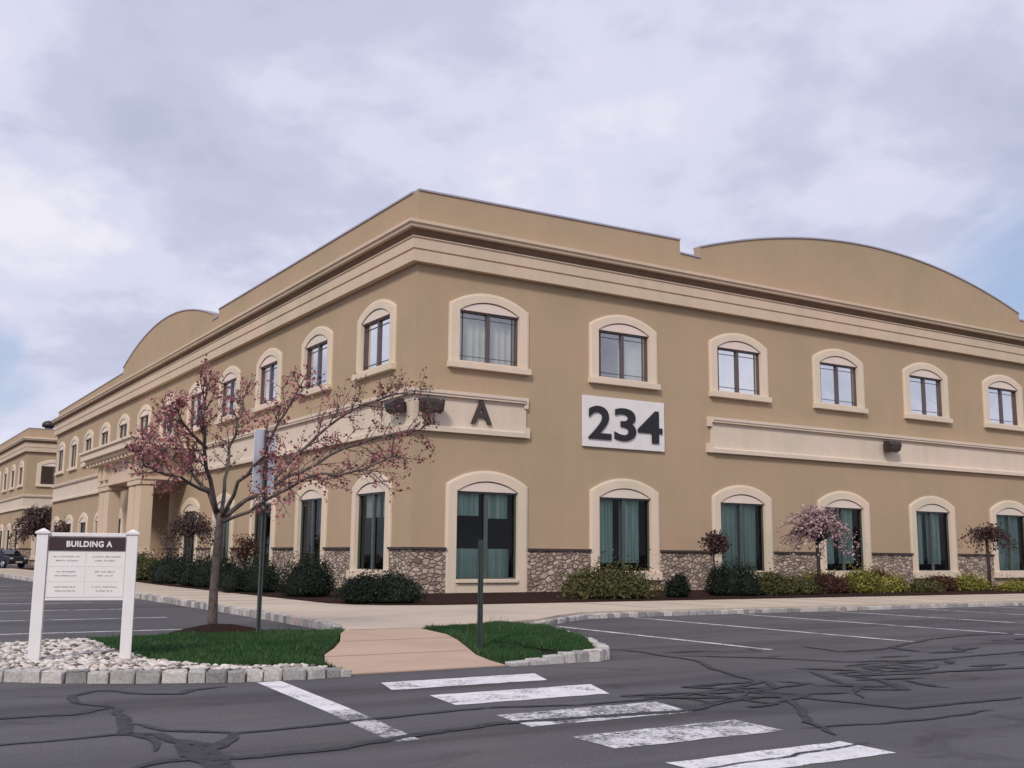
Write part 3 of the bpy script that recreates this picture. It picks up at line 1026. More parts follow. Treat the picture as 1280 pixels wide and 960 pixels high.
def spans_between(u0, u1, cents, half=OW):
    out, a = [], u0
    for c in sorted(cents):
        if c - half > a: out.append((a, c - half))
        a = c + half
    if a < u1: out.append((a, u1))
    return out


def building(root, LX, LY, A_up, A_lo, B_up, B_lo, extra_B=(), tall_first=True):
    hl = lambda c: (c - HW, c + HW)
    hA = [(*hl(c), 6.6, 8.43) for c in A_up] + [(*hl(c), (0.5 if (i == 0 and tall_first) else .70), 3.25) for i, c in enumerate(A_lo)]
    hB = [(*hl(c), 6.6, 8.43) for c in B_up] + [(*hl(c), .70, 3.25) for c in B_lo] + list(extra_B)
    mb = MB()
    wall_with_holes(mb, 0, LX, 0, 10.4, hA, FA)
    wall_with_holes(mb, 0, LY, 0, 10.4, hB, FB)
    mb.poly([(0, LY, 0), (LX, LY, 0), (LX, LY, 10.4), (0, LY, 10.4)])
    mb.poly([(LX, 0, 0), (LX, LY, 0), (LX, LY, 10.4), (LX, 0, 10.4)])
    mb.build('wall', M['stucco'], root)
    mb = MB(); mb.box(.01, LX - .01, .01, LY - .01, 10.30, 10.395); mb.build('roof', M['roof'], root)
    mb = MB()
    mb.box(1.6, LX - .5, 1.6, LY - .5, 0.02, 10.2)
    mb.box(.02, LX - .03, .02, LY - .03, 4.9, 5.1)
    mb.build('interior', M['dark'], root)
    mb = l_sweep(CORN, LX, LY); co = mb.build('cornice', M['cornice'], root)
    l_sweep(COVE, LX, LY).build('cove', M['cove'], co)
    l_sweep(CTOP, LX, LY).build('crown_moulding', M['cornice'], co)


main = thing('office_building', (0, 0, 0))
tag(main, 'tan stucco two storey office building with rounded parapets and large 234 panel', 'building')
LX, LY = 60.0, 55.8
A = [2.38 + 4.93 * k for k in range(11)]
Bc = [2.55 + 4.65 * k for k in range(12)]
B_lo = [c for i, c in enumerate(Bc) if i not in (5,)]
ALC = (24.75, 28.35, 0.10, 4.0)
building(main, LX, LY, A, A, Bc, B_lo, [ALC])
for i, c in enumerate(A):
    window(main, (c, 0, 0), 0, 'upper', ['up_full', 'up_half', 'up_pair', 'up_full', 'up_low', None][i % 6])
    window(main, (c, 0, 0), 0, 'tall' if i == 0 else 'lower', 'corner' if i == 0 else ['teal', 'teal', 'teal_wide'][i % 3])
for i, c in enumerate(Bc):
    window(main, (0, c, 0), RB, 'upper', ['up_full', 'up_pair', 'up_full', 'up_half'][i % 4] if i < 9 else None)
    if c in B_lo: window(main, (0, c, 0), RB, 'lower', ['top', 'brown', None, 'teal'][i % 4])
stone_run(main, spans_between(-.07, 60, A), 'A')
stone_run(main, [(max(a, .021), b) for a, b in spans_between(0.021, 24.6, [c for c in B_lo if c < 24])] + spans_between(28.5, 55.7, [c for c in B_lo if c > 28]), 'B')
mb = MB()
rows = [[(*lpath(o_, 3.55, 20.6)[k], z) for o_, z in BAND] for k in range(3)]
mb.sweep(rows)
mb.box(3.552, 3.76, -.11, .02, 4.56, 4.86); mb.box(3.552, 3.70, -.11, .02, 5.42, 5.74); mb.box(3.552, 3.64, -.07, .02, 4.864, 5.416)
mb.build('wall_band', M['band'], main)
mb = MB()
straight_band(mb, 10.9, 33.2, 'A')
mb.box(10.69, 10.898, -.11, .02, 4.56, 4.86); mb.box(10.75, 10.898, -.11, .02, 5.42, 5.74)
mb.build('wall_band', M['band'], main)
mb = MB()
straight_band(mb, 32.4, 55.6, 'B')
mb.build('wall_band', M['band'], main)
parA = [(-.03, 11.40), (9.7, 11.55), (9.7, 11.10), (10.58, 11.08), (10.58, 11.45)] + para_arc(10.58, 28.52, 11.45, 12.87)[1:] + [(28.52, 11.18), (60, 11.18)]
parapet(main, parA, 'x')
parB = [(.272, 11.405), (18.45, 11.44), (18.45, 11.12), (19.3, 11.12), (19.3, 11.40)] + para_arc(19.3, 36.0, 11.40, 12.68)[1:] + [(36.0, 11.10), (55.8, 10.98)]
parapet(main, parB, 'y')

# ---- entrance portico, on the left facade
ml = MB()
ml.box(-2.0, -.02, 21.9, 30.5, 4.45, 5.50)                       # frieze block
ml.box(-2.10, -.02, 21.8, 30.6, 4.32, 4.448)                     # architrave moulding
for u0 in (21.9, 28.25):
    for k in range(2):
        c = u0 + .55 + 1.1 * k
        ml.box(-2.16, -2.002, c - .30, c + .30, 4.62, 5.38)
for c in (21.95 + .35,): 
    for x in (-1.75, -.9): ml.box(x - .22, x + .22, 21.74, 21.898, 4.62, 5.38)
port = ml.build('portico', M['cornice'], main, 0.01)
mb = MB()
mb.box(-2.75, -.02, 20.85, 31.75, 5.66, 5.98); mb.box(-2.55, -.02, 21.05, 31.55, 5.502, 5.658); mb.box(-2.85, -.02, 20.75, 31.85, 5.982, 6.10)
for c in np.arange(21.4, 31.4, .75): mb.box(-2.50, -2.02, c, c + .3, 5.34, 5.50)
for c in np.arange(-2.3, -.3, .6): mb.box(c, c + .25, 21.10, 21.88, 5.34, 5.50)
mb.build('portico_cornice', M['trim'], port, 0.012)
for u0 in (21.95, 28.2):
    mb = MB()
    mb.box(-2.12, -1.33, u0 - .08, u0 + 2.28, 0.02, 1.10); mb.box(-2.17, -1.28, u0 - .13, u0 + 2.33, 1.102, 1.22)
    mb.box(-1.90, -1.50, u0 + .1, u0 + 2.1, 1.222, 4.10)
    for k in range(2):
        a = u0 + 1.2 * k
        mb.box(-2.0, -1.45, a, a + 1.0, 1.222, 4.08)
    mb.box(-2.07, -1.38, u0 - .07, u0 + 2.27, 4.102, 4.318)
    mb.build('pier', M['cornice'], port, 0.012)
# alcove and doors
mb = MB()
u0, u1, z0, z1 = ALC
D = 1.25
mb.poly([(D, u0, z0), (D, u1, z0), (D, u1, z1), (D, u0, z1)])
mb.poly([(0, u0, z0), (D, u0, z0), (D, u0, z1), (0, u0, z1)]); mb.poly([(0, u1, z0), (D, u1, z0), (D, u1, z1), (0, u1, z1)])
mb.poly([(0, u0, z1), (D, u0, z1), (D, u1, z1), (0, u1, z1)]); mb.poly([(0, u0, z0), (D, u0, z0), (D, u1, z0), (0, u1, z0)])
mb.build('entrance_alcove', M['stucco'], port)
for k in range(2):
    a = u0 + .35 + 1.47 * k
    mb = MB()
    mb.box(D - .08, D - .02, a, a + .09, z0 + .01, 2.75); mb.box(D - .08, D - .02, a + 1.34, a + 1.43, z0 + .01, 2.75)
    mb.box(D - .08, D - .02, a + .09, a + 1.34, 2.62, 2.75); mb.box(D - .08, D - .02, a + .09, a + 1.34, z0 + .01, z0 + .25)
    dr = mb.build('door', M['frame_lo'], port)
    mb = MB(); mb.box(D - .06, D - .04, a + .09, a + 1.34, z0 + .25, 2.62); mb.build('pane', M['glass_car'], dr)
    mb = MB(); mb.box(D - .14, D - .11, a + (1.15 if k == 0 else .2), a + (1.19 if k == 0 else .24), 1.0, 1.5); mb.build('handle', M['alu'], dr)

# ---- neighbouring building of the same design
nb = thing('office_building', (0.1, 70.0, 0))
tag(nb, 'neighbouring tan two storey office building far behind, beyond the end of the main one', 'building')
A2 = [2.15 + 4.93 * k for k in range(5)]; B2 = [2.6 + 4.65 * k for k in range(14)]
building(nb, 30, 70, A2, A2, B2, B2, (), False)
for i, c in enumerate(A2):
    window(nb, (c, 0, 0), 0, 'upper'); window(nb, (c, 0, 0), 0, 'lower', 'teal')
for i, c in enumerate(B2):
    window(nb, (0, c, 0), RB, 'upper'); window(nb, (0, c, 0), RB, 'lower', 'teal')
stone_run(nb, spans_between(-.07, 30, A2), 'A'); stone_run(nb, spans_between(.021, 69.8, B2), 'B')
mb = MB(); mb.sweep([[(*lpath(o_, 30, 69)[k], z) for o_, z in BAND] for k in range(3)]); mb.build('wall_band', M['band'], nb)
parapet(nb, [(-.03, 11.2), (30, 11.2)], 'x'); parapet(nb, [(.272, 11.2), (20, 11.2), (70, 11.2)], 'y')

# ---- roof vent on the neighbour
t_ = thing('roof_vent', (1.9, 72.0, 10.4))
tag(t_, 'small dark domed vent standing on the roof of the far building', 'vent')
mb = MB(); mb.tube([(0, 0, 0), (0, 0, 1.15)], [.32, .32], 10); mb.build('vent_pipe', M['bronze'], t_)
mb = MB(); mb.tube([(0, 0, 1.15), (0, 0, 1.25), (0, 0, 1.5), (0, 0, 1.7), (0, 0, 1.76)], [.36, .58, .56, .34, .05], 12); mb.build('vent_hood', M['bronze'], t_, 0, True)


# ------------------------------------------------------------------ things on the walls
def floodlight(loc, rz, label):
    r = thing('wall_light', loc, rz)
    tag(r, label, 'wall light', 'bronze floodlights on the pale wall band')
    mb = MB(); mb.box(-.16, .16, -.09, 0, -.14, .14); mb.box(-.06, .06, -.2, -.088, -.05, .05); mb.build('bracket', M['bronze'], r, 0.01)
    mb = MB()
    prof = [(-.14, .20), (-.40, .20), (-.46, .08), (-.39, -.13), (-.24, -.20), (-.14, -.16)]
    mb.prism(prof, lambda y, z: (-.33, y, z), lambda y, z: (.33, y, z))
    mb.build('housing', M['bronze'], r, 0.025)
    mb = MB()
    mb.prism([(-.452, .06), (-.396, -.105), (-.412, -.11), (-.468, .055)], lambda y, z: (-.28, y, z), lambda y, z: (.28, y, z))
    mb.build('lens', M['lens'], r)
    return r


floodlight((.36, -.07, 5.22), 0, 'dark bronze floodlight on the pale band just left of the letter A')
floodlight((-.07, .50, 5.24), RB, 'dark bronze floodlight on the left facade nearest the building corner')
floodlight((19.55, -.07, 5.25), 0, 'dark bronze floodlight alone on the long band at right')

r = thing('number_sign', (7.275, -.02, 5.24))
tag(r, 'white rectangular wall panel with large black number 234', 'sign')
mb = MB(); mb.box(-1.60, 1.60, -.07, 0.0, -.78, .78); mb.build('panel', M['panel'], r, 0.01)
for ch, cx, wx in (('2', -.98, .86), ('3', .0, .84), ('4', .99, .98)):
    me, dm = text_mesh(ch, 1.2, .02, .024)
    fit(me, dm, wx, 1.02); me.transform(Matrix.Translation((cx, -.10, -.03)))
    link('numeral', me, M['black'], r)

me, dm = text_mesh('A', 0.8, .03, .018); fit(me, dm, .68, .68)
o = link('building_letter', me, M['letter']); o.location = (2.10, -.105, 5.20)
tag(o, 'dark bronze capital letter A mounted on the pale wall band', 'letter')

# ------------------------------------------------------------------ directory sign
P1, P2 = Vector((-11.51, -14.40)), Vector((-10.68, -14.63))
d = P2 - P1
sg = thing('directory_sign', (*((P1 + P2) / 2), 0.0), math.atan2(d.y, d.x))
tag(sg, 'white two post directory sign with a maroon BUILDING A header', 'sign')
hw = d.length / 2
for s_ in (-1, 1):
    mb = MB(); mb.box(s_ * hw - .055, s_ * hw + .055, -.055, .055, 0.02, 1.37); po = mb.build('sign_post', M['white'], sg, 0.006)
    mb = MB()
    x = s_ * hw
    mb.box(x - .07, x + .07, -.07, .07, 1.372, 1.392)
    ap = (x, 0, 1.43)
    q = [(x - .065, -.065, 1.393), (x + .065, -.065, 1.393), (x + .065, .065, 1.393), (x - .065, .065, 1.393)]
    for i in range(4): mb.poly([q[i], q[(i + 1) % 4], ap])
    mb.poly(q[::-1]); mb.build('post_cap', M['white'], po)
W = hw - .057
mb = MB(); mb.box(-W, W, -.03, .03, .735, 1.345)
mb.box(-W, W, -.042, .042, 1.347, 1.385)
mb.box(-W, W, -.038, .038, .705, .733)
bd = mb.build('sign_board', M['white'], sg, 0.004)
mb = MB(); mb.box(-W + .008, W - .008, -.044, -.032, 1.205, 1.338); hd = mb.build('header_panel', M['header'], sg)
me, dm = text_mesh('BUILDING A', .1, .003, .0040, 1.10); fit(me, dm, .44, .062); me.transform(Matrix.Translation((.02, -.047, 1.271)))
link('lettering', me, M['white'], hd)
rt = np.random.default_rng(5)
for row in range(3):
    for cl_ in range(2):
        cx = (-.5 + cl_) * W + (.0); cz = 1.115 - row * .152
        mb = MB(); mb.box(cx - W / 2 + .006, cx + W / 2 - .006, -.034, -.026, cz - .072, cz + .072)
        tp = mb.build('tenant_panel', M['panel'], sg)
        mb = MB()
        for ln in range(2):
            wl = rt.uniform(.17, .27) if ln == 0 else rt.uniform(.13, .24)
            x = cx - wl / 2; z = cz + .022 - ln * .04
            while x < cx + wl / 2:
                lw = rt.uniform(.008, .014); h = rt.choice([.011, .014])
                mb.box(x, x + lw * .55, -.0356, -.0335, z, z + h)
                if rt.random() < .7: mb.box(x + lw * .55, x + lw, -.0356, -.0335, z + rt.choice([0, h * .4, h * .7]), z + h * .3 + rt.choice([0.0, h * .5]))
                x += lw + (.004 if rt.random() < .85 else .016)
        mb.build('lettering', M['text_grey'], tp)

# ------------------------------------------------------------------ posts
ps = thing('parking_sign', (-8.33, -11.89, 0))
tag(ps, 'tall grey post with a pale sign plate seen from behind beside the blossom tree', 'sign')
mb = MB()
mb.prism([(-.035, -.018), (-.02, .018), (.02, .018), (.035, -.018), (.018, -.018), (.012, .004), (-.012, .004), (-.018, -.018)], lambda x, y: (x, y, .05), lambda x, y: (x, y, 2.88))
mb.build('sign_post', M['grey_metal'], ps)
mb = MB()
for z in np.arange(.4, 2.8, .12): mb.tube([(0, -.019, z), (0, .0045, z)], [.007, .007], 6)
pl = MB()
cor = []
for cx, cz, a0 in ((.17, .38, 0), (-.17, .38, 90), (-.17, -.38, 180), (.17, -.38, 270)):
    for k in range(5):
        a = rad(a0 + 22.5 * k); cor.append((cx + .06 * math.cos(a), cz + .06 * math.sin(a)))
pl.prism(cor, lambda x, z: (x, .02, z + 2.44), lambda x, z: (x, .026, z + 2.44))
po = pl.build('sign_plate', M['alu'], ps)
mb = MB()
for z in (2.2, 2.7): mb.tube([(0, -.03, z), (0, .03, z)], [.011, .011], 8)
mb.build('bolt', M['rim'], po)
ps.rotation_euler = (0, 0, rad(32))

ps = thing('bare_post', (-6.57, -14.8, 0))
tag(ps, 'short dark green metal post standing in the grass beside the ramp', 'post')
mb = MB()
mb.prism([(-.034, -.018), (-.02, .018), (.02, .018), (.034, -.018), (.018, -.018), (.012, .004), (-.012, .004), (-.018, -.018)], lambda x, y: (x, y, .03), lambda x, y: (x, y, 1.38))
mb.build('post', M['post'], ps)
ps.rotation_euler = (0, 0, rad(-32))


# ------------------------------------------------------------------ ground cover
def in_poly(P, poly):
    x, y = P[:, 0], P[:, 1]; n = len(poly); ins = np.zeros(len(P), bool)
    j = n - 1
    for i in range(n):
        xi, yi = poly[i]; xj, yj = poly[j]
        c = ((yi > y) != (yj > y)) & (x < (xj - xi) * (y - yi) / (yj - yi + 1e-12) + xi)
        ins ^= c; j = i
    return ins


def scatter(poly, n, r):
    a = np.array(poly); lo, hi = a.min(0), a.max(0)
    P = r.uniform(lo, hi, size=(n * 3, 2)); P = P[in_poly(P, poly)]
    return P[:n]


stones_poly = [(-9.0, -16.06), (-9.4, -16.12), (-10.0, -16.02), (-10.65, -15.76), (-11.3, -15.42), (-11.9, -14.94), (-12.45, -14.2), (-12.75, -13.4), (-12.55, -12.6), (-11.9, -12.05), (-11, -11.85), (-10.5, -11.7), (-10.52, -13.58), (-10.45, -14.85), (-10.2, -15.42), (-9.8, -15.82), (-9.3, -16.02)]


def grass(poly, holes, n, seed, zf, label):
    r = np.random.default_rng(seed)
    P = scatter(poly, n, r)
    for h in holes: P = P[~in_poly(P, h)]
    P = P[((P[:, 0] + 8.62) / .68) ** 2 + ((P[:, 1] + 11.05) / .43) ** 2 > 1]
    n = len(P)
    z = np.array([zf(x, y) for x, y in P])
    base = np.column_stack([P, z - .005])
    clump = np.sin(P[:, 0] * 5.1 + 1.3 * np.sin(P[:, 1] * 4.3)) * np.sin(P[:, 1] * 6.2 + np.sin(P[:, 0] * 3.7))
    H = r.uniform(.025, .06, n) * (1 + .35 * clump) * (1 + (r.random(n) < .02) * r.uniform(.4, 1.4, n))
    az = r.uniform(0, 2 * np.pi, n); lean = r.uniform(.1, .8, n) * H
    dx, dy = np.cos(az), np.sin(az)
    w_ = r.uniform(.004, .008, n)
    a = base + np.column_stack([-dy * w_, dx * w_, np.zeros(n)]); b = base - np.column_stack([-dy * w_, dx * w_, np.zeros(n)])
    tip = base + np.column_stack([dx * lean, dy * lean, H])
    V = np.stack([a, b, tip], 1).reshape(-1, 3); F = np.arange(3 * n).reshape(-1, 3)
    broad = np.sin(P[:, 0] * 1.9 + 2 * np.sin(P[:, 1] * 1.3)) * np.sin(P[:, 1] * 2.3 + 1.1)
    tone = np.clip(.43 + .15 * clump + .12 * broad + r.normal(scale=.18, size=n) + (r.random(n) < .05) * .5, 0, 1)
    o = link('grass', np_mesh('grass', V, F, tone), M['grass'])
    tag(o, label, 'grass', kind='stuff')


grass(islL, [stones_poly], 60000, 11, zi, 'short green grass round the blossom tree')
grass(islR, [], 52000, 12, zr, 'short green grass right of the ramp')

# river stones
r = np.random.default_rng(31)
bm = bmesh.new(); bmesh.ops.create_icosphere(bm, subdivisions=2, radius=1.0)
iv = np.array([v.co[:] for v in bm.verts]); fi = np.array([[v.index for v in f.verts] for f in bm.faces]); bm.free()
P = scatter(stones_poly, 9000, r)
V, F, T = [], [], []
kept = []
cell = {}
for q in P:
    s = r.uniform(.017, .046)
    key = (int(q[0] / .1), int(q[1] / .1)); ok = True
    for dx in (-1, 0, 1):
        for dy in (-1, 0, 1):
            for (x2, y2, s2) in cell.get((key[0] + dx, key[1] + dy), ()):
                if (x2 - q[0]) ** 2 + (y2 - q[1]) ** 2 < (.72 * (s + s2)) ** 2: ok = False
    if not ok: continue
    cell.setdefault(key, []).append((q[0], q[1], s))
    sc = s * np.array([r.uniform(.9, 1.35), r.uniform(.75, 1.1), r.uniform(.42, .62)])
    lump = 1 + .13 * np.sin(iv @ r.normal(size=3) * 2.5 + r.uniform(0, 6))[:, None]
    v = iv * lump * sc
    A_ = r.uniform(0, 6.28); tl = r.normal(scale=.25)
    Rz = np.array([[math.cos(A_), -math.sin(A_), 0], [math.sin(A_), math.cos(A_), 0], [0, 0, 1]])
    Rx = np.array([[1, 0, 0], [0, math.cos(tl), -math.sin(tl)], [0, math.sin(tl), math.cos(tl)]])
    v = v @ (Rz @ Rx).T + np.array([q[0], q[1], zi(*q) + sc[2] * .25 + r.uniform(0, .012)])
    F.append(fi + sum(len(k) for k in V)); V.append(v); T.append(np.full(len(fi), r.random() if r.random() > .06 else 0.02))
o = link('river_stones', np_mesh('river_stones', np.vstack(V), np.vstack(F), np.hstack(T), True), M['cobble'])
tag(o, 'bed of pale rounded river stones under the directory sign', 'stones', kind='stuff')


# ------------------------------------------------------------------ shrubs
def foliage(name, cx, cy, z, rx, ry, h, n, size, material, seed, lumps=7, spiky=0.0, parent=None, core=True):
    """rounded, lumpy mass of small leaves with gaps; base at z"""
    r = np.random.default_rng(seed)
    # a few overlapping mounds make the outline uneven
    L = []
    for k in range(lumps):
        a = r.uniform(0, 6.28); d = r.uniform(.15, .62)
        L.append((cx + math.cos(a) * rx * d, cy + math.sin(a) * ry * d, r.uniform(.42, .62), r.uniform(.60, 1.0)))
    L.append((cx, cy, .75, 1.0))
    per = n // len(L)
    C, N, T = [], [], []
    for (x, y, s, hh) in L:
        q = r.normal(size=(per, 3)); q /= np.linalg.norm(q, axis=1, keepdims=True)
        q[:, 2] = np.abs(q[:, 2]) * r.choice([1, 1, 1, -.25], per)
        rad_ = (r.uniform(.55, 1.0, per) ** .5) * (1 + (r.random(per) < .07) * r.uniform(.05, .35, per)) * (1 + .10 * np.sin(q[:, 0] * 5 + r.uniform(0, 6)) * np.sin(q[:, 1] * 6 + q[:, 2] * 4)) * (1 + spiky * r.normal(size=per) ** 2 * .15)
        pz = q[:, 2] * rad_
        p_ = np.column_stack([x + q[:, 0] * rad_ * rx * s, y + q[:, 1] * rad_ * ry * s, z + h * .18 + (h * hh - h * .18) * pz])
        p_[:, 2] = np.maximum(p_[:, 2], z + .01)
        C.append(p_); N.append(q); T.append(np.clip(.45 + r.normal(scale=.22, size=per) + r.normal() * .13, 0, 1))
    C = np.vstack(C); N = np.vstack(N); T = np.hstack(T)
    V, F = leaves(C, r.uniform(.6, 1.25, len(C)) * size, T, r, 1.5, N)
    if core:   # solid core of the bush in one very dark leaf tone
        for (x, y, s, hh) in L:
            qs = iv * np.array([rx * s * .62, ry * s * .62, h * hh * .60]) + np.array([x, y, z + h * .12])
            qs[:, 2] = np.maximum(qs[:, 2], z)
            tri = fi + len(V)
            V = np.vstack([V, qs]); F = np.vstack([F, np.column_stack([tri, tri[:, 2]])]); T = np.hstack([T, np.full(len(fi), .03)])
    return V, F, T


def shrub(name, label, cat, cx, cy, rx, ry, h, n, size, material, seed, group=None, **kw):
    V, F, T = foliage(name, cx, cy, 0.14, rx, ry, h, n, size, material, seed, **kw)
    V = V - np.array([cx, cy, .14])
    # triangles of the heart were padded to quads: split into two meshes' worth of faces
    me = bpy.data.meshes.new(name)
    quads = F[F[:, 2] != F[:, 3]]; tris = F[F[:, 2] == F[:, 3]][:, :3]
    me = bpy.data.meshes.new(name)
    me.vertices.add(len(V)); me.vertices.foreach_set('co', V.astype(np.float32).ravel())
    nl = quads.size + tris.size
    me.loops.add(nl); me.loops.foreach_set('vertex_index', np.hstack([quads.ravel(), tris.ravel()]).astype(np.int32))
    st = np.hstack([np.arange(len(quads)) * 4, quads.size + np.arange(len(tris)) * 3]).astype(np.int32)
    tt = np.hstack([np.full(len(quads), 4), np.full(len(tris), 3)]).astype(np.int32)
    me.polygons.add(len(st)); me.polygons.foreach_set('loop_start', st); me.polygons.foreach_set('loop_total', tt)
    tone = np.hstack([T[F[:, 2] != F[:, 3]], T[F[:, 2] == F[:, 3]]])
    a = me.attributes.new('tone', 'FLOAT', 'FACE'); a.data.foreach_set('value', tone.astype(np.float32))
    me.update(calc_edges=True)
    o = link(name, me, M[material]); o.location = (cx, cy, .14)
    tag(o, label, cat, group)
    return o


G1 = 'dark evergreen shrubs along the left facade'
shrub('evergreen_shrub', 'wide low dark evergreen shrub at the building corner', 'shrub', -3.1, -4.6, 1.08, .85, .74, 11900, .036, 'yew', 101, G1)
shrub('evergreen_shrub', 'tall dark rounded evergreen shrub just right of the sign pole', 'shrub', -3.25, -0.6, 1.0, 1.0, 1.12, 10200, .036, 'yew', 102, G1)
shrub('evergreen_shrub', 'dark evergreen shrub between the tree trunk and the sign pole', 'shrub', -3.3, 2.6, 1.05, 1.3, 1.0, 8500, .036, 'yew', 103, G1)
shrub('evergreen_shrub', 'dark evergreen shrub directly left of the blossom tree trunk', 'shrub', -3.1, 7.4, 1.1, 1.8, 1.1, 5000, .055, 'yew', 104, G1)
shrub('evergreen_shrub', 'farthest brownish evergreen shrub beside the portico pedestal', 'shrub', -2.9, 16.8, 1.25, 2.2, 1.15, 4500, .06, 'olive', 105, G1)
shrub('evergreen_shrub', 'dark evergreen shrub behind the tall weeping tree by the portico', 'shrub', -3.05, 12.0, 1.1, 2.0, 1.08, 4500, .055, 'yew', 115, G1)
shrub('evergreen_shrub', 'small grey green shrub between two dark shrubs near the corner', 'shrub', -2.4, -2.3, .5, .5, .6, 2500, .05, 'olive', 106, G1)
G2 = 'low shrubs along the right facade'
shrub('low_shrub', 'small dark green shrub against the stone right of the corner window', 'shrub', 4.6, -1.6, .75, .6, .58, 5100, .036, 'yew', 107, G2)
shrub('low_shrub', 'broad olive green shrub under the second window', 'shrub', 3.35, -4.6, 1.40, .85, .78, 8000, .05, 'olive', 108, G2, spiky=1.0)
shrub('low_shrub', 'small dark shrub right of the broad olive shrub', 'shrub', 5.45, -4.6, .42, .42, .66, 4250, .036, 'yew', 109, G2)
shrub('low_shrub', 'dark green upright shrub under the third window', 'shrub', 7.75, -4.2, .85, .7, .98, 9350, .036, 'yew', 110, G2)
shrub('low_shrub', 'rounded olive shrub right of the dark upright one', 'shrub', 9.1, -4.2, .68, .6, .70, 4000, .05, 'olive', 111, G2)
shrub('low_shrub', 'red brown shrub at the foot of the weeping cherry', 'shrub', 12.0, -3.8, .75, .6, .64, 3500, .05, 'rust', 112, G2)
shrub('low_shrub', 'yellow green shrub right of the weeping cherry', 'shrub', 13.6, -3.6, .80, .6, .70, 4500, .05, 'golden', 113, G2, spiky=.8)
shrub('low_shrub', 'orange tinged shrub close to the stone behind the yellow green one', 'shrub', 16.4, -2.0, .8, .5, .72, 3000, .055, 'rust', 114, G2)
shrub('low_shrub', 'small yellow green shrub left of the long red one', 'shrub', 15.0, -3.6, .62, .5, .52, 3000, .05, 'golden', 116, G2, spiky=.8)
shrub('low_shrub', 'long low red brown shrub under the fifth window', 'shrub', 17.6, -3.3, 1.05, .6, .55, 4500, .05, 'rust', 117, G2)
shrub('low_shrub', 'yellow green shrub left of the dark weeping tree', 'shrub', 19.3, -3.4, .85, .5, .52, 3500, .05, 'golden', 118, G2, spiky=.8)
shrub('low_shrub', 'low brown shrub right of the dark weeping tree', 'shrub', 22.4, -3.4, .9, .5, .42, 2500, .055, 'rust', 119, G2)
shrub('low_shrub', 'straggly yellow green plant between the weeping cherry and the stone', 'shrub', 12.9, -2.6, .9, .6, .60, 2600, .055, 'golden', 121, G2, spiky=1.6)
shrub('low_shrub', 'straggly olive plant just left of the weeping cherry trunk', 'shrub', 11.1, -3.3, .8, .6, .50, 2400, .055, 'olive', 122, G2, spiky=1.6)
shrub('low_shrub', 'low spreading olive plant under the fifth window left of the red shrub', 'shrub', 16.2, -3.9, .75, .5, .36, 2200, .05, 'olive', 123, G2, spiky=1.6)
shrub('low_shrub', 'low pale yellow plant at the bed edge before the sixth window', 'shrub', 20.6, -4.2, .9, .5, .36, 2200, .05, 'golden', 124, G2, spiky=1.6)
shrub('low_shrub', 'olive shrub in front of the stone between the fourth and fifth windows', 'shrub', 10.6, -4.2, .5, .5, .48, 2000, .05, 'olive', 120, G2)


# ------------------------------------------------------------------ trees
def grow(mb, p0, d0, L, r0, r, depth, tips, up=.12, wig=.22, n=5):
    pts = [Vector(p0)]; d = Vector(d0).normalized(); k = max(3, int(L / .12))
    for i in range(k):
        d = (d + Vector(r.normal(size=3)) * wig * .5 + Vector((0, 0, up * .3))).normalized()
        pts.append(pts[-1] + d * (L / k))
    mb.tube(pts, [r0 * (1 - .75 * i / k) for i in range(k + 1)], n)
    if depth > 0:
        for j in range(r.integers(4, 8)):
            i = r.integers(max(1, k // 4), k)
            side = Vector(r.normal(size=3)); side = (side - d * side.dot(d)).normalized()
            dd = ((pts[i] - pts[i - 1]).normalized() * .7 + side * .75 + Vector((0, 0, up))).normalized()
            grow(mb, pts[i], dd, L * r.uniform(.4, .68), r0 * .45, r, depth - 1, tips, up, wig, 4)
    else:
        tips.append(pts)


LIMBS = {
    'l1': [(-8.69, -11.15, 1.59), (-8.83, -11.03, 2.04), (-9.01, -10.73, 2.36), (-9.28, -10.38, 2.62), (-9.45, -10.05, 2.78)],
    'l2': [(-8.75, -11.14, 1.76), (-8.93, -11.35, 2.19), (-9.07, -11.58, 2.61), (-9.16, -11.75, 3.0), (-9.2, -11.75, 3.32)],
    'l3': [(-8.69, -11.18, 1.76), (-8.55, -10.88, 2.23), (-8.41, -10.58, 2.73), (-8.22, -10.33, 3.2), (-8.12, -10.14, 3.55)],
    'l4': [(-8.68, -11.17, 1.7), (-8.6, -11.66, 2.13), (-8.5, -12.15, 2.49), (-8.42, -12.64, 2.89), (-8.35, -13.13, 3.32)],
    'l5': [(-8.67, -11.17, 1.65), (-8.41, -11.13, 1.86), (-8.07, -11.15, 2.1), (-7.58, -11.28, 2.4), (-6.95, -11.38, 2.75), (-6.37, -11.55, 2.96), (-5.85, -11.72, 3.07)],
    'l6': [(-8.65, -11.18, 1.63), (-8.5, -11.77, 1.75), (-8.34, -12.39, 1.97), (-8.11, -13.06, 2.19), (-7.79, -13.62, 2.22), (-7.51, -14.19, 2.4)],
    'l7': [(-8.07, -11.15, 2.1), (-7.54, -10.99, 2.63), (-7.03, -10.93, 3.15), (-6.47, -10.99, 3.5), (-5.97, -11.1, 3.7)],
    'l8': [(-8.83, -11.03, 2.04), (-9.36, -11.43, 2.17), (-9.75, -11.68, 2.24), (-9.99, -11.91, 2.38)],
    'l9': [(-9.01, -10.73, 2.36), (-9.06, -10.14, 2.85), (-9.12, -9.74, 3.2)],
    'l10': [(-9.07, -11.58, 2.61), (-9.42, -11.8, 2.85), (-9.58, -11.95, 3.02)],
}
r = np.random.default_rng(77)
mb = MB(); tips = []
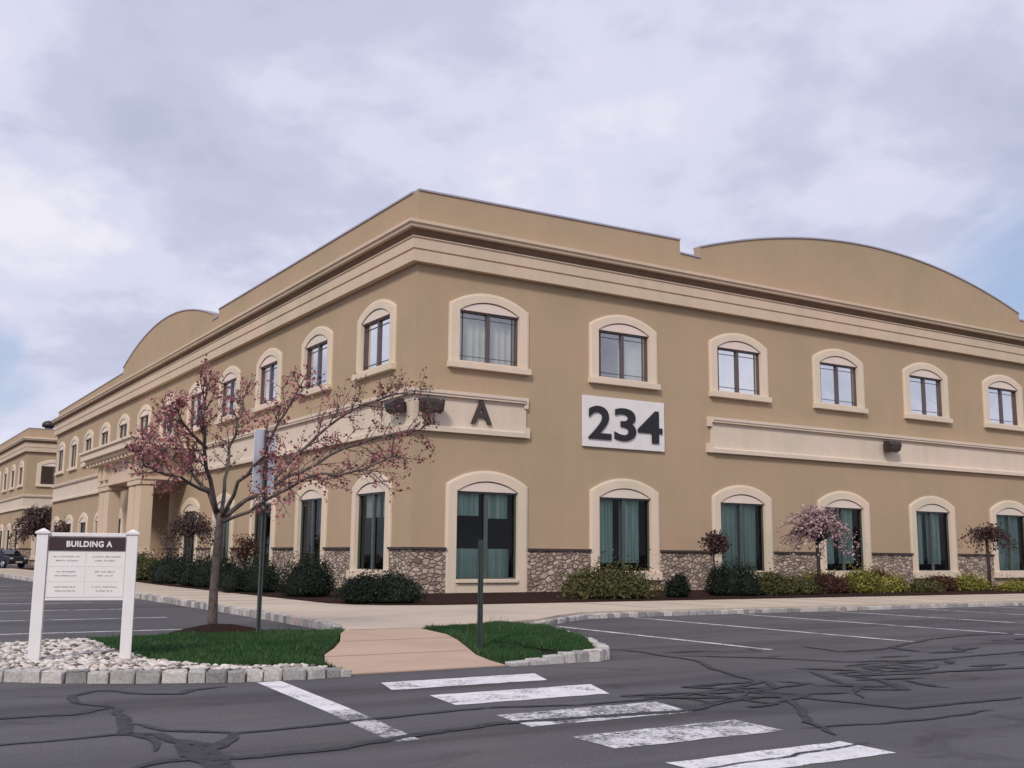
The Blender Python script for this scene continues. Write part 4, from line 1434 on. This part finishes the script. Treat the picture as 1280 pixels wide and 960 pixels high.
mb.tube([(-8.65, -10.9, 0.10), (-8.66, -10.92, .24), (-8.68, -10.98, 0.64), (-8.69, -11.05, 1.09), (-8.69, -11.12, 1.45), (-8.70, -11.15, 1.75)], [.10, .070, .061, .056, .060, .04], 10)
RADII = {'l1': .034, 'l2': .033, 'l3': .026, 'l4': .027, 'l5': .034, 'l6': .024, 'l7': .026, 'l8': .022, 'l9': .024, 'l10': .022}
for k, pts in LIMBS.items():
    P = [Vector(q) for q in pts]
    S = []
    for i, (a, b) in enumerate(zip(P, P[1:])):
        for s in (0, .34, .67): S.append(a.lerp(b, s) + Vector(r.normal(size=3)) * (.018 if i else .004))
    S.append(P[-1])
    n_ = len(S)
    mb.tube(S, [RADII[k] * (1 - .8 * i / (n_ - 1)) + .004 for i in range(n_)], 7)
    start = 2 if k in ('l8', 'l10', 'l7', 'l9') else 4
    for i in range(start, n_):
        d = (S[min(i + 1, n_ - 1)] - S[i - 1]).normalized()
        for _ in range(2 if i < n_ - 1 else 3):
            side = Vector(r.normal(size=3)); side = (side - d * side.dot(d)).normalized()
            flat = .05 if k in ('l5', 'l6') else .22
            grow(mb, S[i], d * .8 + side * .8 + Vector((0, 0, flat)), r.uniform(.26, .54) * (1.15 if k in ('l5', 'l6', 'l7') else .9), .009, r, 1, tips, flat * .6, .25, 4)
bt = thing('blossom_tree', (-8.65, -10.9, 0))
tag(bt, 'spreading flowering tree with sparse pink and maroon buds on the grass island', 'tree')
me = mb.mesh('trunk', 0, True); me.transform(Matrix.Translation((8.65, 10.9, 0)))
link('trunk', me, M['bark'], bt)
C = []; T = []
for pts in tips:
    # the outer right-hand boughs carry darker buds than the heart of the crown
    e = pts[-1]
    out_ = max(0, min(1, (e.x - e.y * .0 + 7.6) / 1.2))
    for q in pts[1:]:
        for _ in range(r.integers(1, 5)):
            C.append(np.array(q) + r.normal(scale=.022, size=3)); T.append(np.clip(r.normal(.50 - .28 * out_, .23), 0, 1))
C = np.array(C); T = np.array(T)
V, F = leaves(C, r.uniform(.016, .044, len(C)), T, r, 1.3)
link('crown', np_mesh('crown', V - np.array([-8.65, -10.9, 0]), F, T), M['blossom'], bt)


def weeping(label, x, y, h, rx, material, seed, nst=70, leaf=.05, trunk=.06, droop=.55, dens=3, tr=.62, cat='tree', name='weeping_tree'):
    r = np.random.default_rng(seed)
    root = thing(name, (x, y, .12)); tag(root, label, cat)
    mb = MB(); ht = h * tr
    mb.tube([(0, 0, 0), (.02, 0, ht * .5), (-.01, .02, ht)], [trunk, trunk * .8, trunk * .8], 8)
    C = []
    for k in range(nst):
        a = r.uniform(0, 6.28); rr = rx * r.uniform(.25, 1.0)
        hh = (h - ht) * r.uniform(.35, 1.05) * (1 - .35 * (rr / rx) ** 2)
        end = ht + hh - (h * droop) * r.uniform(.25, 1.0) * (rr / rx)
        pts = []
        for i in range(9):
            s = i / 8
            zz = ht * .97 + (hh) * math.sin(min(1, s * 1.7) * math.pi / 2) + (end - ht - hh) * max(0, s - .35) / .65
            w_ = rr * (s ** .75)
            pts.append((math.cos(a) * w_ + r.normal() * .03, math.sin(a) * w_ + r.normal() * .03, zz + r.normal() * .02))
        mb.tube(pts, [max(.006, trunk * .28 * (1 - .85 * i / 8)) for i in range(9)], 4)
        for q in pts[3:]:
            for _ in range(dens): C.append(np.array(q) + r.normal(scale=.085, size=3))
    mb.build('trunk', M['bark_dark'], root, 0, True)
    C = np.array(C); T = np.clip(r.normal(.5, .25, len(C)), 0, 1)
    V, F = leaves(C, r.uniform(.6, 1.3, len(C)) * leaf, T, r, 1.3)
    link('crown', np_mesh('crown', V, F, T), M[material], root)
    return root


weeping('weeping cherry with pale pink blossom in front of the fourth window', 12.35, -3.1, 2.75, 1.3, 'pale_blossom', 41, 120, .060, .07, .36, 4, .58)
weeping('dark weeping tree with maroon leaves near the right edge before the sixth window', 21.0, -3.0, 2.35, 1.05, 'maroon', 42, 60, .06, .07, .42, 4, .78)
weeping('twiggy weeping tree with dusky pink buds right of the portico', -1.6, 15.6, 2.75, 1.25, 'dusky', 43, 110, .06, .075, .55, 4, .62)
weeping('thin red leaved sapling left of the third window', 9.85, -1.2, 1.95, .45, 'maroon', 44, 40, .07, .035, .25, 4, .62, 'sapling', 'red_sapling')
weeping('small rust coloured sapling between two windows of the left facade', -1.3, 9.7, 1.75, .55, 'rust', 45, 40, .06, .035, .35, 4, .5, 'sapling', 'red_sapling')
weeping('large bare reddish brown tree in front of the far building', -.2, 58.5, 4.5, 2.4, 'dusky', 46, 190, .11, .1, .5, 5, .45, 'tree', 'bare_tree')
weeping('smaller reddish brown tree right of the large one by the far building', 0.2, 50.0, 3.4, 1.3, 'dusky', 47, 90, .10, .08, .5, 5, .5, 'tree', 'bare_tree')
weeping('dark leafless tree at the left edge before the far building', -3.9, 63.0, 3.0, 1.3, 'dusky', 48, 80, .10, .08, .5, 5, .5, 'tree', 'bare_tree')

# ------------------------------------------------------------------ parked car, far left
car = thing('parked_car', (-2.95, 56.0, 0), rad(-62))
tag(car, 'dark saloon car parked far away at the left edge', 'car')
mb = MB()
prof = [(-1.8, .28), (-1.82, .62), (-1.72, .80), (-1.10, .86), (-.62, 1.22), (.55, 1.25), (1.15, .88), (1.72, .78), (1.85, .55), (1.82, .28)]
mb.prism(prof, lambda u, z: (u, -.74, z), lambda u, z: (u, .74, z))
bdy = mb.build('body', M['car'], car, 0.06)
mb = MB()
mb.prism([(-1.0, .90), (-.60, 1.18), (.52, 1.21), (1.0, .91)], lambda u, z: (u, -.752, z), lambda u, z: (u, -.742, z))
mb.prism([(-1.0, .90), (-.60, 1.18), (.52, 1.21), (1.0, .91)], lambda u, z: (u, .742, z), lambda u, z: (u, .752, z))
mb.prism([(-.6, -.6), (.6, -.6), (.6, .6), (-.6, .6)], lambda a, b: (.86 + b * .42, a, 1.085 - b * .26), lambda a, b: (.872 + b * .42, a, 1.105 - b * .26))
mb.prism([(-.6, -.6), (.6, -.6), (.6, .6), (-.6, .6)], lambda a, b: (-.87 + b * .36, a, 1.055 + b * .27), lambda a, b: (-.885 + b * .36, a, 1.075 + b * .27))
mb.build('window', M['glass_car'], car)
for x in (-1.12, 1.15):
    for s_ in (-1, 1):
        mb = MB(); mb.tube([(x, s_ * .60, .30), (x, s_ * .775, .30)], [.30, .30], 18); wh = mb.build('wheel', M['rubber'], car)
        mb = MB(); mb.tube([(x, s_ * .77, .30), (x, s_ * .785, .30)], [.19, .17], 12); mb.build('rim', M['rim'], wh)
for s_ in (-1, 1):
    mb = MB(); mb.box(1.74, 1.83, min(s_ * .42, s_ * .66), max(s_ * .42, s_ * .66), .60, .72); mb.build('headlight', M['headlight'], car, 0.02)
    mb = MB(); mb.box(-1.84, -1.78, min(s_ * .45, s_ * .68), max(s_ * .45, s_ * .68), .58, .70); mb.build('tail_light', plain('tail_red', (.25, .01, .01), .2), car, 0.02)
mb = MB(); mb.box(1.835, 1.865, -.24, .24, .36, .48); mb.build('licence_plate', M['plate'], car)
